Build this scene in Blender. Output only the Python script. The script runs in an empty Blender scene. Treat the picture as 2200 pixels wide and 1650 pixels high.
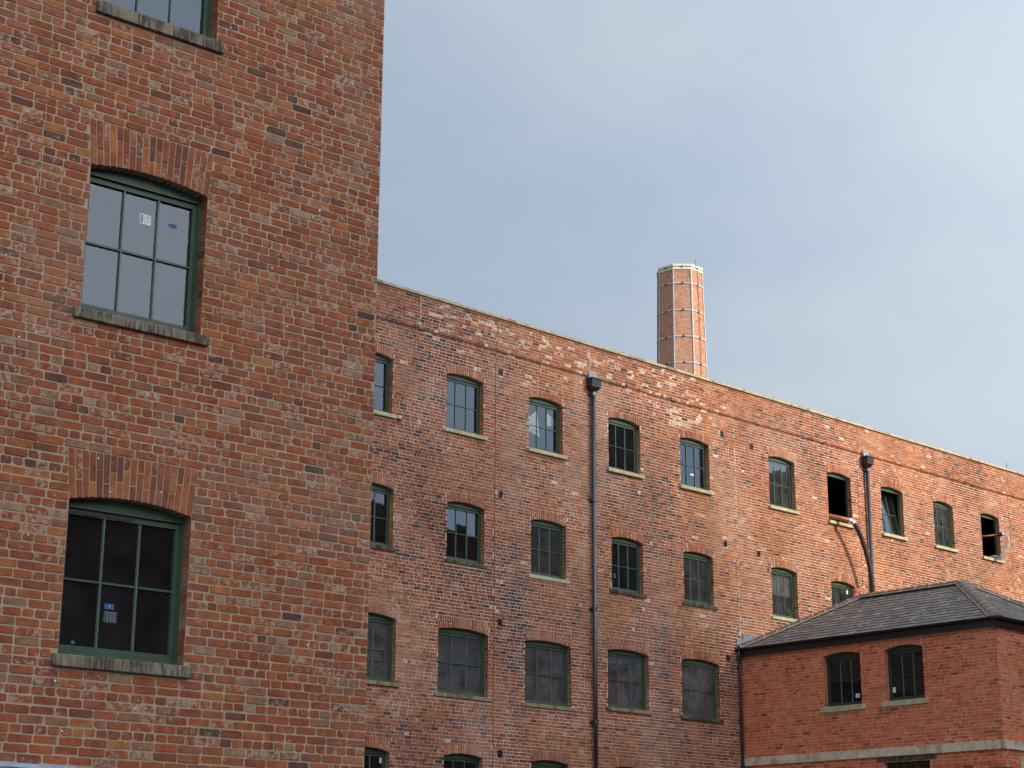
import bpy, math, random
import numpy as np
from mathutils import Vector, Matrix
sc = bpy.context.scene
C = sc.collection
R = math.radians
rnd = random.Random(11)

# ------------------------------------------------------------------ camera
F_PX, PITCH, ROLL = 3920.73, 0.2830435, 0.0048997
AZ_T, AZ_M = 0.6935534, 0.7565087            # bearings of the two facades
D_M = 32.28                                  # camera to plane of the long mill
EYE = 1.6
fw = Vector((0, math.cos(PITCH), math.sin(PITCH)))
u0 = Vector((0, -math.sin(PITCH), math.cos(PITCH)))
r0 = Vector((1, 0, 0))
rt = math.cos(ROLL) * r0 + math.sin(ROLL) * u0
up = -math.sin(ROLL) * r0 + math.cos(ROLL) * u0
cam = bpy.data.cameras.new('camera')
co = bpy.data.objects.new('camera', cam)
C.objects.link(co)
co.matrix_world = Matrix((
    (rt.x, up.x, -fw.x, 0), (rt.y, up.y, -fw.y, 0), (rt.z, up.z, -fw.z, EYE), (0, 0, 0, 1)))
cam.sensor_fit = 'HORIZONTAL'
cam.sensor_width = 36.0
cam.lens = F_PX / 2200.0 * 36.0
cam.clip_start = 0.1
cam.clip_end = 6000
sc.camera = co

# ------------------------------------------------------------------ sun, sky, exposure
SUN_EL = R(22.0)
REL = R(20.0)
o_h = Vector((math.sin(AZ_M), -math.cos(AZ_M), 0))     # outward normal of the long mill
a_h = Vector((math.cos(AZ_M), math.sin(AZ_M), 0))
s_h = math.cos(REL) * o_h + math.sin(REL) * a_h
SUN = Vector((s_h.x * math.cos(SUN_EL), s_h.y * math.cos(SUN_EL), math.sin(SUN_EL)))
sl = bpy.data.lights.new('sun', 'SUN')
sl.energy = 3.7
sl.angle = R(0.55)
sl.color = (1.0, 0.86, 0.66)
so = bpy.data.objects.new('sun', sl)
C.objects.link(so)
so.rotation_euler = SUN.to_track_quat('Z', 'Y').to_euler()
so.location = SUN * 1600

w = bpy.data.worlds.new('World')
sc.world = w
w.use_nodes = True
nt = w.node_tree
nt.nodes.clear()
def N(t, typ, **kw):
    n = t.nodes.new(typ)
    for k, v in kw.items():
        if k.startswith('i_'):
            n.inputs[int(k[2:])].default_value = v
        else:
            setattr(n, k, v)
    return n
out = N(nt, 'ShaderNodeOutputWorld')
bg = N(nt, 'ShaderNodeBackground')
bg.inputs['Strength'].default_value = 0.1
sky = N(nt, 'ShaderNodeTexSky', sky_type='NISHITA', sun_disc=False, sun_elevation=SUN_EL,
        sun_rotation=math.atan2(SUN.x, SUN.y), air_density=1.0, dust_density=3.0, ozone_density=1.0)
tc = N(nt, 'ShaderNodeTexCoord')
# overcast layer: soft sheets of cloud, thicker and thinner over the whole dome
mp = N(nt, 'ShaderNodeMapping')
mp.inputs['Scale'].default_value = (1.0, 1.0, 1.9)
mp.inputs['Location'].default_value = (-4.72, 0.8, -2.34)
nt.links.new(tc.outputs['Generated'], mp.inputs['Vector'])
n1 = N(nt, 'ShaderNodeTexNoise')
n1.inputs['Scale'].default_value = 1.7
n1.inputs['Detail'].default_value = 4.0
n1.inputs['Roughness'].default_value = 0.45
nt.links.new(mp.outputs[0], n1.inputs['Vector'])
n2 = N(nt, 'ShaderNodeTexNoise')
n2.inputs['Scale'].default_value = 9.0
n2.inputs['Detail'].default_value = 5.0
n2.inputs['Roughness'].default_value = 0.5
nt.links.new(mp.outputs[0], n2.inputs['Vector'])
mixn = N(nt, 'ShaderNodeMath', operation='MULTIPLY_ADD')
mixn.inputs[1].default_value = 0.27
nt.links.new(n2.outputs['Fac'], mixn.inputs[0])
nt.links.new(n1.outputs['Fac'], mixn.inputs[2])
cr = N(nt, 'ShaderNodeValToRGB')
cr.color_ramp.elements[0].position = 0.445
cr.color_ramp.elements[0].color = (2.75, 3.5, 4.6, 1)
cr.color_ramp.elements[1].position = 0.805
cr.color_ramp.elements[1].color = (4.05, 4.5, 5.0, 1)
nt.links.new(mixn.outputs[0], cr.inputs['Fac'])
# sky brightens steadily towards the side of the sun
dot = N(nt, 'ShaderNodeVectorMath', operation='DOT_PRODUCT')
dot.inputs[1].default_value = SUN
nt.links.new(tc.outputs['Generated'], dot.inputs[0])
hf = N(nt, 'ShaderNodeMath', operation='MULTIPLY_ADD')
hf.inputs[1].default_value = 0.5
hf.inputs[2].default_value = 0.5
nt.links.new(dot.outputs['Value'], hf.inputs[0])
pw = N(nt, 'ShaderNodeMath', operation='POWER')
pw.inputs[1].default_value = 2.6
nt.links.new(hf.outputs[0], pw.inputs[0])
gr = N(nt, 'ShaderNodeMath', operation='MULTIPLY_ADD')
gr.inputs[1].default_value = 3.5
gr.inputs[2].default_value = 0.80
nt.links.new(pw.outputs[0], gr.inputs[0])
mul = N(nt, 'ShaderNodeVectorMath', operation='SCALE')
nt.links.new(cr.outputs['Color'], mul.inputs[0])
nt.links.new(gr.outputs[0], mul.inputs['Scale'])
mx = N(nt, 'ShaderNodeMix', data_type='RGBA')
mx.inputs['Factor'].default_value = 0.85
nt.links.new(sky.outputs[0], mx.inputs['A'])
nt.links.new(mul.outputs[0], mx.inputs['B'])
nt.links.new(mx.outputs['Result'], bg.inputs['Color'])
nt.links.new(bg.outputs[0], out.inputs['Surface'])

vs = sc.view_settings
vs.view_transform = 'Standard'
vs.look = 'None'
vs.exposure = 0.41
vs.gamma = 1.0
vs.use_curve_mapping = False
sc.cycles.max_bounces = 8
sc.cycles.transparent_max_bounces = 16
sc.cycles.sample_clamp_indirect = 4.0

# ------------------------------------------------------------------ mesh helpers
class Face:
    """A wall plane: s runs along it, d goes into it, z is up."""
    def __init__(self, O, S, N):
        self.O, self.S, self.N = np.array(O, float), np.array(S, float), np.array(N, float)
    def p(self, s, d, z):
        q = self.O + self.S * s + self.N * d
        return (q[0], q[1], q[2] + z)

class MB:
    def __init__(self):
        self.v, self.f, self.tone, self.smear, self.mi = [], [], [], [], []
    def face(self, pts, tone=0.5, smear=0.0, mi=0):
        b = len(self.v)
        self.v.extend(pts)
        self.f.append(tuple(range(b, b + len(pts))))
        self.tone.append(tone); self.smear.append(smear); self.mi.append(mi)
    def poly(self, pts, faces, tone=0.5, smear=0.0, mi=0):
        b = len(self.v)
        self.v.extend(pts)
        for f in faces:
            self.f.append(tuple(i + b for i in f))
            self.tone.append(tone); self.smear.append(smear); self.mi.append(mi)
    def hexa(self, P, tone=0.5, smear=0.0, mi=0):
        # P: 8 points, bottom loop then top loop
        self.poly(P, [(0, 3, 2, 1), (4, 5, 6, 7), (0, 1, 5, 4), (1, 2, 6, 5), (2, 3, 7, 6), (3, 0, 4, 7)], tone, smear, mi)
    def box(self, F, s0, s1, d0, d1, z0, z1, tone=0.5, smear=0.0, mi=0):
        p = F.p
        self.hexa([p(s0, d0, z0), p(s1, d0, z0), p(s1, d1, z0), p(s0, d1, z0),
                   p(s0, d0, z1), p(s1, d0, z1), p(s1, d1, z1), p(s0, d1, z1)], tone, smear, mi)
    def tube(self, path, r, n=10, cap=True, mi=0, tone=.5):
        path = [Vector(q) for q in path]
        rs = r if isinstance(r, (list, tuple)) else [r] * len(path)
        b = len(self.v)
        ref = None
        for i, q in enumerate(path):
            t = (path[min(i + 1, len(path) - 1)] - path[max(i - 1, 0)]).normalized()
            if ref is None:
                ref = t.orthogonal().normalized()
            ref = (ref - t * ref.dot(t)).normalized()
            bi = t.cross(ref)
            for k in range(n):
                a = 2 * math.pi * k / n
                self.v.append(tuple(q + (ref * math.cos(a) + bi * math.sin(a)) * rs[i]))
        for i in range(len(path) - 1):
            for k in range(n):
                k2 = (k + 1) % n
                self.f.append((b + i * n + k, b + i * n + k2, b + (i + 1) * n + k2, b + (i + 1) * n + k))
                self.tone.append(tone); self.smear.append(0); self.mi.append(mi)
        if cap:
            e = b + (len(path) - 1) * n
            self.f.append(tuple(b + k for k in reversed(range(n))))
            self.f.append(tuple(e + k for k in range(n)))
            for _ in (0, 1):
                self.tone.append(tone); self.smear.append(0); self.mi.append(mi)
    def mesh(self, name, mats, smooth=False):
        me = bpy.data.meshes.new(name)
        me.from_pydata(self.v, [], self.f)
        for m in (mats if isinstance(mats, (list, tuple)) else [mats]):
            me.materials.append(m)
        n = len(self.f)
        if any(self.mi):
            me.polygons.foreach_set('material_index', self.mi)
        a = me.attributes.new('tone', 'FLOAT', 'FACE'); a.data.foreach_set('value', self.tone)
        a = me.attributes.new('smear', 'FLOAT', 'FACE'); a.data.foreach_set('value', self.smear)
        if smooth:
            me.polygons.foreach_set('use_smooth', [True] * n)
        me.update()
        return me
    def build(self, name, mats, parent=None, smooth=False, kind=None):
        return link(name, self.mesh(name, mats, smooth), parent, kind)

def link(name, data, parent=None, kind=None):
    o = bpy.data.objects.new(name, data)
    C.objects.link(o)
    if parent is not None:
        o.parent = parent
    if kind:
        o['kind'] = kind
    return o
def thing(name, label, cat, loc=(0, 0, 0), rz=0.0, group=None, kind=None):
    o = link(name, None)
    o.location = loc
    o.rotation_euler = (0, 0, rz)
    tag(o, label, cat, group, kind)
    return o
def tag(o, label, cat=None, group=None, kind=None):
    o['label'] = label
    if cat: o['category'] = cat
    if group: o['group'] = group
    if kind: o['kind'] = kind
    return o

# projection of a world point to photo pixels (2200 wide), used only to choose which bricks are near enough to be objects
def px(P):
    d = Vector(P) - Vector((0, 0, EYE))
    k = d.dot(fw)
    return 1100 + F_PX * d.dot(rt) / k, 825 - F_PX * d.dot(up) / k, k

# ------------------------------------------------------------------ materials
def new_mat(name):
    m = bpy.data.materials.new(name)
    m.use_nodes = True
    t = m.node_tree
    t.nodes.clear()
    o = t.nodes.new('ShaderNodeOutputMaterial')
    b = t.nodes.new('ShaderNodeBsdfPrincipled')
    t.links.new(b.outputs[0], o.inputs[0])
    return m, t, b, o
def ramp(t, src, stops, interp='LINEAR'):
    r = t.nodes.new('ShaderNodeValToRGB')
    r.color_ramp.interpolation = interp
    e = r.color_ramp.elements
    while len(e) < len(stops):
        e.new(0.5)
    for k, (pos, col) in enumerate(stops):
        e[k].position = pos
        e[k].color = (*col, 1) if len(col) == 3 else col
    t.links.new(src, r.inputs[0])
    return r.outputs[0]
def noise(t, vec, scale, detail=3, rough=0.5, vscale=None):
    if vscale:
        m = t.nodes.new('ShaderNodeMapping')
        m.inputs['Scale'].default_value = vscale
        t.links.new(vec, m.inputs[0])
        vec = m.outputs[0]
    n = t.nodes.new('ShaderNodeTexNoise')
    n.inputs['Scale'].default_value = scale
    n.inputs['Detail'].default_value = detail
    n.inputs['Roughness'].default_value = rough
    t.links.new(vec, n.inputs['Vector'])
    return n.outputs['Fac']
def mrange(t, src, a, b, c=0.0, d=1.0, smooth=True):
    n = t.nodes.new('ShaderNodeMapRange')
    if smooth: n.interpolation_type = 'SMOOTHSTEP'
    n.inputs['From Min'].default_value = a
    n.inputs['From Max'].default_value = b
    n.inputs['To Min'].default_value = c
    n.inputs['To Max'].default_value = d
    t.links.new(src, n.inputs['Value'])
    return n.outputs[0]
def mth(t, op, a, b):
    n = t.nodes.new('ShaderNodeMath')
    n.operation = op
    for i, x in enumerate((a, b)):
        if isinstance(x, (int, float)): n.inputs[i].default_value = x
        else: t.links.new(x, n.inputs[i])
    return n.outputs[0]
def mix(t, fac, a, b, blend='MIX'):
    n = t.nodes.new('ShaderNodeMix')
    n.data_type = 'RGBA'
    n.blend_type = blend
    for key, x in (('Factor', fac), ('A', a), ('B', b)):
        if isinstance(x, (int, float)): n.inputs[key].default_value = x
        elif isinstance(x, tuple): n.inputs[key].default_value = (*x, 1)
        else: t.links.new(x, n.inputs[key])
    return n.outputs['Result']
def geo_pos(t):
    return t.nodes.new('ShaderNodeNewGeometry').outputs['Position']
def bump(t, b, h, strength=0.4, dist=0.01):
    n = t.nodes.new('ShaderNodeBump')
    n.inputs['Strength'].default_value = strength
    n.inputs['Distance'].default_value = dist
    t.links.new(h, n.inputs['Height'])
    t.links.new(n.outputs[0], b.inputs['Normal'])

def brick_mat(name, palette, mortar, single=False, dirt=None, fine=1.0, streak=0.0):
    """Fired clay: colour per brick from its own tone, mottling, lime smears and specks."""
    m, t, b, o = new_mat(name)
    P = geo_pos(t)
    if single:
        oi = t.nodes.new('ShaderNodeObjectInfo')
        sp = t.nodes.new('ShaderNodeSeparateColor')
        t.links.new(oi.outputs['Color'], sp.inputs[0])
        tone, smear = sp.outputs[0], sp.outputs[1]
    else:
        a1 = t.nodes.new('ShaderNodeAttribute'); a1.attribute_name = 'tone'
        a2 = t.nodes.new('ShaderNodeAttribute'); a2.attribute_name = 'smear'
        tone, smear = a1.outputs['Fac'], a2.outputs['Fac']
    col = ramp(t, tone, palette)
    mott = noise(t, P, 11 * fine, 4, 0.6)
    col = mix(t, mrange(t, mott, 0.35, 0.68, 0.0, 0.75), col, mix(t, 1.0, col, (0.62, 0.55, 0.55), 'MULTIPLY'))
    m2 = noise(t, P, 26 * fine, 3, 0.6)
    col = mix(t, mrange(t, m2, 0.52, 0.72, 0.0, 0.5), col, mix(t, 1.0, col, (1.35, 1.45, 1.3), 'MULTIPLY'))
    # lime and mortar smeared over the face
    s1 = noise(t, P, 19 * fine, 5, 0.68)
    thr = mth(t, 'SUBTRACT', 0.74, mth(t, 'MULTIPLY', smear, 0.29))
    k = mrange(t, mth(t, 'SUBTRACT', s1, thr), 0.0, 0.12, 0.0, 0.8)
    col = mix(t, k, col, mortar)
    lime = mth(t, 'MULTIPLY', mrange(t, smear, 0.92, 1.1), mrange(t, noise(t, P, 21, 4, 0.7), 0.53, 0.59, 0.0, 0.9))
    col = mix(t, lime, col, (0.82, 0.74, 0.60))
    # broad film of mortar haze and soot
    big = noise(t, P, 0.55, 5, 0.6)
    col = mix(t, mrange(t, big, 0.45, 0.72, 0.0, 0.24), col, mortar)
    if dirt:
        bd = noise(t, P, 0.32, 5, 0.62)
        col = mix(t, mrange(t, bd, 0.48, 0.68, 0.0, dirt), col, mix(t, 1.0, col, (0.52, 0.42, 0.36), 'MULTIPLY'))
    if streak:
        st = noise(t, P, 1.4, 5, 0.6, (1, 1, 0.16))
        col = mix(t, mrange(t, st, 0.52, 0.72, 0.0, streak), col, mix(t, 1.0, col, (0.45, 0.42, 0.42), 'MULTIPLY'))
    sp2 = noise(t, P, 75 * fine, 1, 0.4)
    col = mix(t, mrange(t, sp2, 0.80, 0.84, 0.0, 0.6), col, (0.62, 0.56, 0.48))
    t.links.new(col, b.inputs['Base Color'])
    b.inputs['Roughness'].default_value = 0.9
    b.inputs['Specular IOR Level'].default_value = 0.2
    bump(t, b, noise(t, P, 60 * fine, 4, 0.65), 0.55, 0.006)
    return m
def mortar_mat(name, c1, c2, scale=3.0):
    m, t, b, o = new_mat(name)
    P = geo_pos(t)
    col = mix(t, mrange(t, noise(t, P, scale, 5, 0.6), 0.35, 0.65), c1, c2)
    col = mix(t, mrange(t, noise(t, P, 40, 4, 0.6), 0.55, 0.75, 0, 0.3), col, mix(t, 1.0, col, (0.65, 0.62, 0.6), 'MULTIPLY'))
    t.links.new(col, b.inputs['Base Color'])
    b.inputs['Roughness'].default_value = 0.95
    b.inputs['Specular IOR Level'].default_value = 0.1
    bump(t, b, noise(t, P, 90, 4, 0.7), 0.6, 0.005)
    return m
def plain_mat(name, col, rough=0.6, spec=0.4, metal=0.0, var=0.15, scale=8.0, bmp=0.0, spots=None):
    m, t, b, o = new_mat(name)
    P = geo_pos(t)
    c = mix(t, mrange(t, noise(t, P, scale, 4, 0.6), 0.3, 0.7), tuple(x * (1 - var) for x in col), tuple(x * (1 + var) for x in col))
    if spots:
        c = mix(t, mrange(t, noise(t, P, spots[1], 4, 0.6), 0.55, 0.68, 0, spots[2]), c, spots[0])
    t.links.new(c, b.inputs['Base Color'])
    b.inputs['Roughness'].default_value = rough
    b.inputs['Specular IOR Level'].default_value = spec
    b.inputs['Metallic'].default_value = metal
    if bmp:
        bump(t, b, noise(t, P, scale * 4, 4, 0.6), bmp, 0.004)
    return m
def stone_mat(name, col, stain, amount, sscale=14.0):
    m, t, b, o = new_mat(name)
    P = geo_pos(t)
    c = mix(t, mrange(t, noise(t, P, 5, 5, 0.6), 0.3, 0.7), tuple(x * 0.8 for x in col), tuple(x * 1.15 for x in col))
    st = noise(t, P, sscale, 4, 0.65, (1, 1, 0.12))
    sb = noise(t, P, 3.0, 4, 0.6)
    k = mrange(t, mth(t, 'ADD', mth(t, 'MULTIPLY', st, 0.6), mth(t, 'MULTIPLY', sb, 0.4)), 0.56 - 0.16 * amount, 0.64 - 0.1 * amount, 0.0, min(1.0, 0.25 + amount))
    c = mix(t, k, c, stain)
    t.links.new(c, b.inputs['Base Color'])
    b.inputs['Roughness'].default_value = 0.9
    b.inputs['Specular IOR Level'].default_value = 0.15
    bump(t, b, noise(t, P, 55, 5, 0.65), 0.5, 0.006)
    return m
def glass_mat(name, refl, tint, dust, dustcol=(0.22, 0.20, 0.19), dscale=3.5):
    m, t, b, o = new_mat(name)
    t.nodes.remove(b)
    P = geo_pos(t)
    tr = t.nodes.new('ShaderNodeBsdfTransparent'); tr.inputs[0].default_value = (*tint, 1)
    gl = t.nodes.new('ShaderNodeBsdfGlossy'); gl.inputs['Roughness'].default_value = 0.02
    gl.inputs['Color'].default_value = (0.80, 0.92, 1.08, 1)
    bn = t.nodes.new('ShaderNodeBump'); bn.inputs['Strength'].default_value = 0.03; bn.inputs['Distance'].default_value = 0.012
    t.links.new(noise(t, P, 1.6, 2, 0.5), bn.inputs['Height'])
    t.links.new(bn.outputs[0], gl.inputs['Normal'])
    fr = t.nodes.new('ShaderNodeFresnel'); fr.inputs[0].default_value = 1.5
    fac = mth(t, 'ADD', mth(t, 'MULTIPLY', fr.outputs[0], 1.35), refl)
    s1 = t.nodes.new('ShaderNodeMixShader')
    t.links.new(mth(t, 'MINIMUM', fac, 0.9), s1.inputs[0]); t.links.new(tr.outputs[0], s1.inputs[1]); t.links.new(gl.outputs[0], s1.inputs[2])
    df = t.nodes.new('ShaderNodeBsdfDiffuse'); df.inputs[0].default_value = (*dustcol, 1)
    s2 = t.nodes.new('ShaderNodeMixShader')
    t.links.new(mrange(t, noise(t, P, dscale, 5, 0.65), 0.25, 0.8, dust * 0.25, dust), s2.inputs[0])
    t.links.new(s1.outputs[0], s2.inputs[1]); t.links.new(df.outputs[0], s2.inputs[2])
    t.links.new(s2.outputs[0], o.inputs[0])
    return m

PAL_T = [(0.0, (0.11, 0.06, 0.046)), (0.06, (0.18, 0.07, 0.044)), (0.2, (0.26, 0.077, 0.041)), (0.42, (0.34, 0.092, 0.038)),
         (0.62, (0.39, 0.114, 0.041)), (0.78, (0.45, 0.158, 0.052)), (0.84, (0.30, 0.118, 0.066)), (0.94, (0.31, 0.16, 0.088)), (1.0, (0.44, 0.285, 0.175))]
PAL_M = [(0.0, (0.085, 0.055, 0.05)), (0.10, (0.165, 0.074, 0.056)), (0.25, (0.27, 0.092, 0.055)), (0.45, (0.35, 0.11, 0.055)),
         (0.65, (0.40, 0.132, 0.054)), (0.8, (0.48, 0.19, 0.068)), (0.9, (0.34, 0.15, 0.10)), (1.0, (0.46, 0.27, 0.185))]
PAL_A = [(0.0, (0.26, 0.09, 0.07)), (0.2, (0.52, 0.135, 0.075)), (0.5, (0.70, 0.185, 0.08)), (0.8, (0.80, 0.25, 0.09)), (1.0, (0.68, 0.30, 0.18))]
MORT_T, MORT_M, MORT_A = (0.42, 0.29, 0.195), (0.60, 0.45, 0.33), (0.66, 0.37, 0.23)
M = {}
M['brick_t'] = brick_mat('tower_brick', PAL_T, MORT_T)
M['brick_t1'] = brick_mat('tower_brick_single', PAL_T, MORT_T, single=True)
M['brick_m'] = brick_mat('mill_brick', PAL_M, MORT_M, dirt=0.62, fine=0.8, streak=0.32)
M['brick_m1'] = brick_mat('mill_brick_single', PAL_M, MORT_M, single=True, dirt=0.62, fine=0.8, streak=0.32)
M['brick_a'] = brick_mat('annex_brick', PAL_A, MORT_A, dirt=0.3, fine=0.8)
M['brick_a1'] = brick_mat('annex_brick_single', PAL_A, MORT_A, single=True, dirt=0.3, fine=0.8)
M['brick_c'] = brick_mat('chimney_brick', [(p_, tuple(c_ * 0.98 + k_ * 0.30 for c_, k_ in zip(q_, (0.55, 0.38, 0.27)))) for p_, q_ in PAL_T], (0.55, 0.42, 0.3), fine=0.5)
M['mort_t'] = mortar_mat('tower_mortar', (0.39, 0.27, 0.178), (0.47, 0.335, 0.23))
M['mort_m'] = mortar_mat('mill_mortar', (0.56, 0.405, 0.285), (0.78, 0.60, 0.455), 0.5)
M['mort_a'] = mortar_mat('annex_mortar', (0.72, 0.42, 0.27), (0.80, 0.52, 0.36))
M['mort_c'] = mortar_mat('chimney_mortar', (0.62, 0.48, 0.36), (0.70, 0.56, 0.43))
M['green'] = plain_mat('green_paint', (0.043, 0.080, 0.044), 0.42, 0.45, var=0.12, scale=5)
M['green_bar_sheen'] = plain_mat('green_bar_sheen_paint', (0.10, 0.155, 0.11), 0.35, 0.5, var=0.1, scale=5)  # frame green lightened; glancing sky reflection is put into the bar colour
M['green_dark'] = plain_mat('dark_green_paint', (0.03, 0.058, 0.034), 0.4, 0.45, var=0.1, scale=5)
M['black'] = plain_mat('black_iron', (0.016, 0.015, 0.018), 0.38, 0.5, var=0.2, scale=6)
M['pipe'] = plain_mat('black_gloss_pipe', (0.02, 0.02, 0.024), 0.33, 1.0, var=0.15, scale=4)
M['lead'] = plain_mat('lead_sheet', (0.20, 0.23, 0.28), 0.55, 0.4, var=0.18, scale=6)
M['stone_y'] = stone_mat('pale_sandstone', (0.50, 0.42, 0.26), (0.22, 0.18, 0.12), 0.12)
M['stone_t'] = stone_mat('weathered_sandstone', (0.25, 0.198, 0.135), (0.085, 0.066, 0.048), 0.75, 34)
M['stone_d'] = stone_mat('sooty_sandstone', (0.13, 0.10, 0.07), (0.03, 0.025, 0.022), 0.6, 9)
M['stone_b'] = stone_mat('brown_sandstone', (0.30, 0.21, 0.12), (0.07, 0.055, 0.04), 0.45, 6)
M['coping'] = stone_mat('coping_stone', (0.46, 0.38, 0.24), (0.13, 0.11, 0.075), 0.35, 2.2)
M['band'] = stone_mat('band_stone', (0.66, 0.54, 0.40), (0.36, 0.21, 0.11), 0.35, 2.5)
M['cream'] = plain_mat('cream_cap', (0.74, 0.66, 0.46), 0.8, 0.2, var=0.08)
M['steel'] = plain_mat('galvanised_steel', (0.46, 0.47, 0.49), 0.5, 0.4, var=0.12, scale=3)
M['slate'] = None
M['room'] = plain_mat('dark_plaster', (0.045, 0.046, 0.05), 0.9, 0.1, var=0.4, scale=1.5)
M['paper'] = plain_mat('white_paper', (0.78, 0.78, 0.76), 0.8, 0.2, var=0.04)
M['ink'] = plain_mat('grey_print', (0.32, 0.32, 0.33), 0.8, 0.2, var=0.1)
M['bluetape'] = plain_mat('blue_sticker', (0.035, 0.115, 0.28), 0.6, 0.3, var=0.1)
M['greypaper'] = plain_mat('grey_label', (0.085, 0.085, 0.09), 0.8, 0.2, var=0.1)
M['orange'] = plain_mat('orange_drain_pipe', (0.40, 0.14, 0.06), 0.45, 0.4, var=0.12, scale=5)
M['hose'] = plain_mat('black_hose', (0.045, 0.036, 0.036), 0.5, 0.4, var=0.2, scale=9)
M['chrome'] = plain_mat('steel_coupling', (0.72, 0.72, 0.72), 0.3, 0.5, metal=0.6, var=0.1)
M['foam'] = plain_mat('yellow_foam', (0.55, 0.30, 0.05), 0.9, 0.1, var=0.3, scale=20)
M['sealant'] = plain_mat('red_brown_sealant', (0.20, 0.06, 0.04), 0.8, 0.2, var=0.15)
M['palejoint'] = plain_mat('pale_mastic', (0.52, 0.38, 0.27), 0.85, 0.2, var=0.2, scale=3)
M['lintel'] = plain_mat('pale_blue_steel', (0.40, 0.47, 0.55), 0.5, 0.4, var=0.2, scale=7)
M['glass'] = glass_mat('clean_glass', 0.015, (0.75, 0.78, 0.78), 0.06)
M['glass_w'] = glass_mat('wavy_glass', 0.06, (0.6, 0.66, 0.7), 0.28, (0.2, 0.205, 0.215))  # dust thickened; its grey stands in for stronger reflection
M['glass_d'] = glass_mat('dusty_glass', 0.05, (0.5, 0.53, 0.55), 0.46, (0.24, 0.23, 0.23), 2.6)
M['glass_k'] = glass_mat('dark_glass', 0.0, (0.5, 0.52, 0.55), 0.10, (0.16, 0.175, 0.20))

def slate_mat(single):
    m, t, b, o = new_mat('roof_slate' + ('_single' if single else ''))
    P = geo_pos(t)
    if single:
        oi = t.nodes.new('ShaderNodeObjectInfo')
        sp = t.nodes.new('ShaderNodeSeparateColor'); t.links.new(oi.outputs['Color'], sp.inputs[0]); tone = sp.outputs[0]
    else:
        a1 = t.nodes.new('ShaderNodeAttribute'); a1.attribute_name = 'tone'; tone = a1.outputs['Fac']
    c = ramp(t, tone, [(0, (0.105, 0.088, 0.08)), (0.5, (0.165, 0.138, 0.122)), (0.85, (0.22, 0.185, 0.158)), (1, (0.29, 0.25, 0.21))])
    c = mix(t, mrange(t, noise(t, P, 7, 5, 0.65), 0.4, 0.7, 0, 0.6), c, (0.165, 0.125, 0.10))
    c = mix(t, mrange(t, noise(t, P, 5.5, 5, 0.72), 0.585, 0.64, 0, 0.7), c, (0.50, 0.48, 0.43))
    t.links.new(c, b.inputs['Base Color'])
    b.inputs['Roughness'].default_value = 0.62
    b.inputs['Specular IOR Level'].default_value = 0.35
    bump(t, b, noise(t, P, 45, 4, 0.6), 0.5, 0.006)
    return m
M['slate'] = slate_mat(False)
M['slate1'] = slate_mat(True)
M['ridge'] = plain_mat('ridge_tile', (0.15, 0.118, 0.10), 0.75, 0.3, var=0.3, scale=7, bmp=0.3)
M['bedding'] = plain_mat('ridge_mortar', (0.38, 0.285, 0.195), 0.9, 0.1, var=0.25, scale=9, bmp=0.3)
def clear_hose_mat():
    m, t, b, o = new_mat('clear_plastic_hose')
    b.inputs['Base Color'].default_value = (0.62, 0.62, 0.6, 1)
    b.inputs['Roughness'].default_value = 0.25
    tr = t.nodes.new('ShaderNodeBsdfTransparent'); tr.inputs[0].default_value = (0.85, 0.85, 0.85, 1)
    lw = t.nodes.new('ShaderNodeLayerWeight'); lw.inputs[0].default_value = 0.45
    s = t.nodes.new('ShaderNodeMixShader')
    t.links.new(mrange(t, lw.outputs['Facing'], 0.0, 1.0, 0.22, 0.8), s.inputs[0])
    t.links.new(tr.outputs[0], s.inputs[1]); t.links.new(b.outputs[0], s.inputs[2]); t.links.new(s.outputs[0], o.inputs[0])
    return m
M['clearhose'] = clear_hose_mat()

# ------------------------------------------------------------------ brickwork
H = 0.082                                   # course height
class Opening:
    def __init__(s, L, R_, zb, zs, rise, arch, sill_z, horn, proj):
        s.L, s.R, s.zb, s.zs, s.rise, s.arch = L, R_, zb, zs, rise, arch
        s.sz, s.horn, s.proj = sill_z, horn, proj
        s.skew = 0.045 if arch > 0 else 0
    def az(s, u):                            # underside of the arch
        m, h = (s.L + s.R) / 2, (s.R - s.L) / 2
        return s.zs + s.rise * max(0.0, 1 - ((u - m) / h) ** 2)

def tone_of(rg, kind):
    x = rg.random()
    if kind == 'T':
        return min(1, max(0, rg.gauss(0.45, 0.15) if x < 0.84 else (rg.uniform(0.83, 0.98) if x < 0.955 else rg.uniform(0, 0.2))))
    if kind == 'M':
        return min(1, max(0, rg.gauss(0.48, 0.19) if x < 0.87 else rg.uniform(0, 1) ** 1.5))
    return min(1, max(0, rg.gauss(0.5, 0.22)))

def soot(s, z):
    f = 0.10 * math.sin(s * 0.83 + 1.3 * math.sin(z * 0.6)) + 0.09 * math.sin(z * 1.25 + 1.7 * math.sin(s * 0.41)) - 0.04
    for a, b, w_, h_, k in ((30.7, 9.5, 0.45, 4.0, -0.22), (35.9, 12.0, 0.6, 2.5, -0.14), (35.9, 8.6, 0.35, 1.2, -0.26), (37.0, 9.0, 1.1, 0.6, 0.16), (27.6, 12.3, 1.2, 0.8, -0.12)):
        f += k * math.exp(-((s - a) / w_) ** 2 - ((z - b) / h_) ** 2)
    return f
def snap(ops, z0):
    for o in ops:
        if o.arch > 0: o.arch = z0 + round((o.zs + o.arch - z0) / H) * H - o.zs

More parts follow.
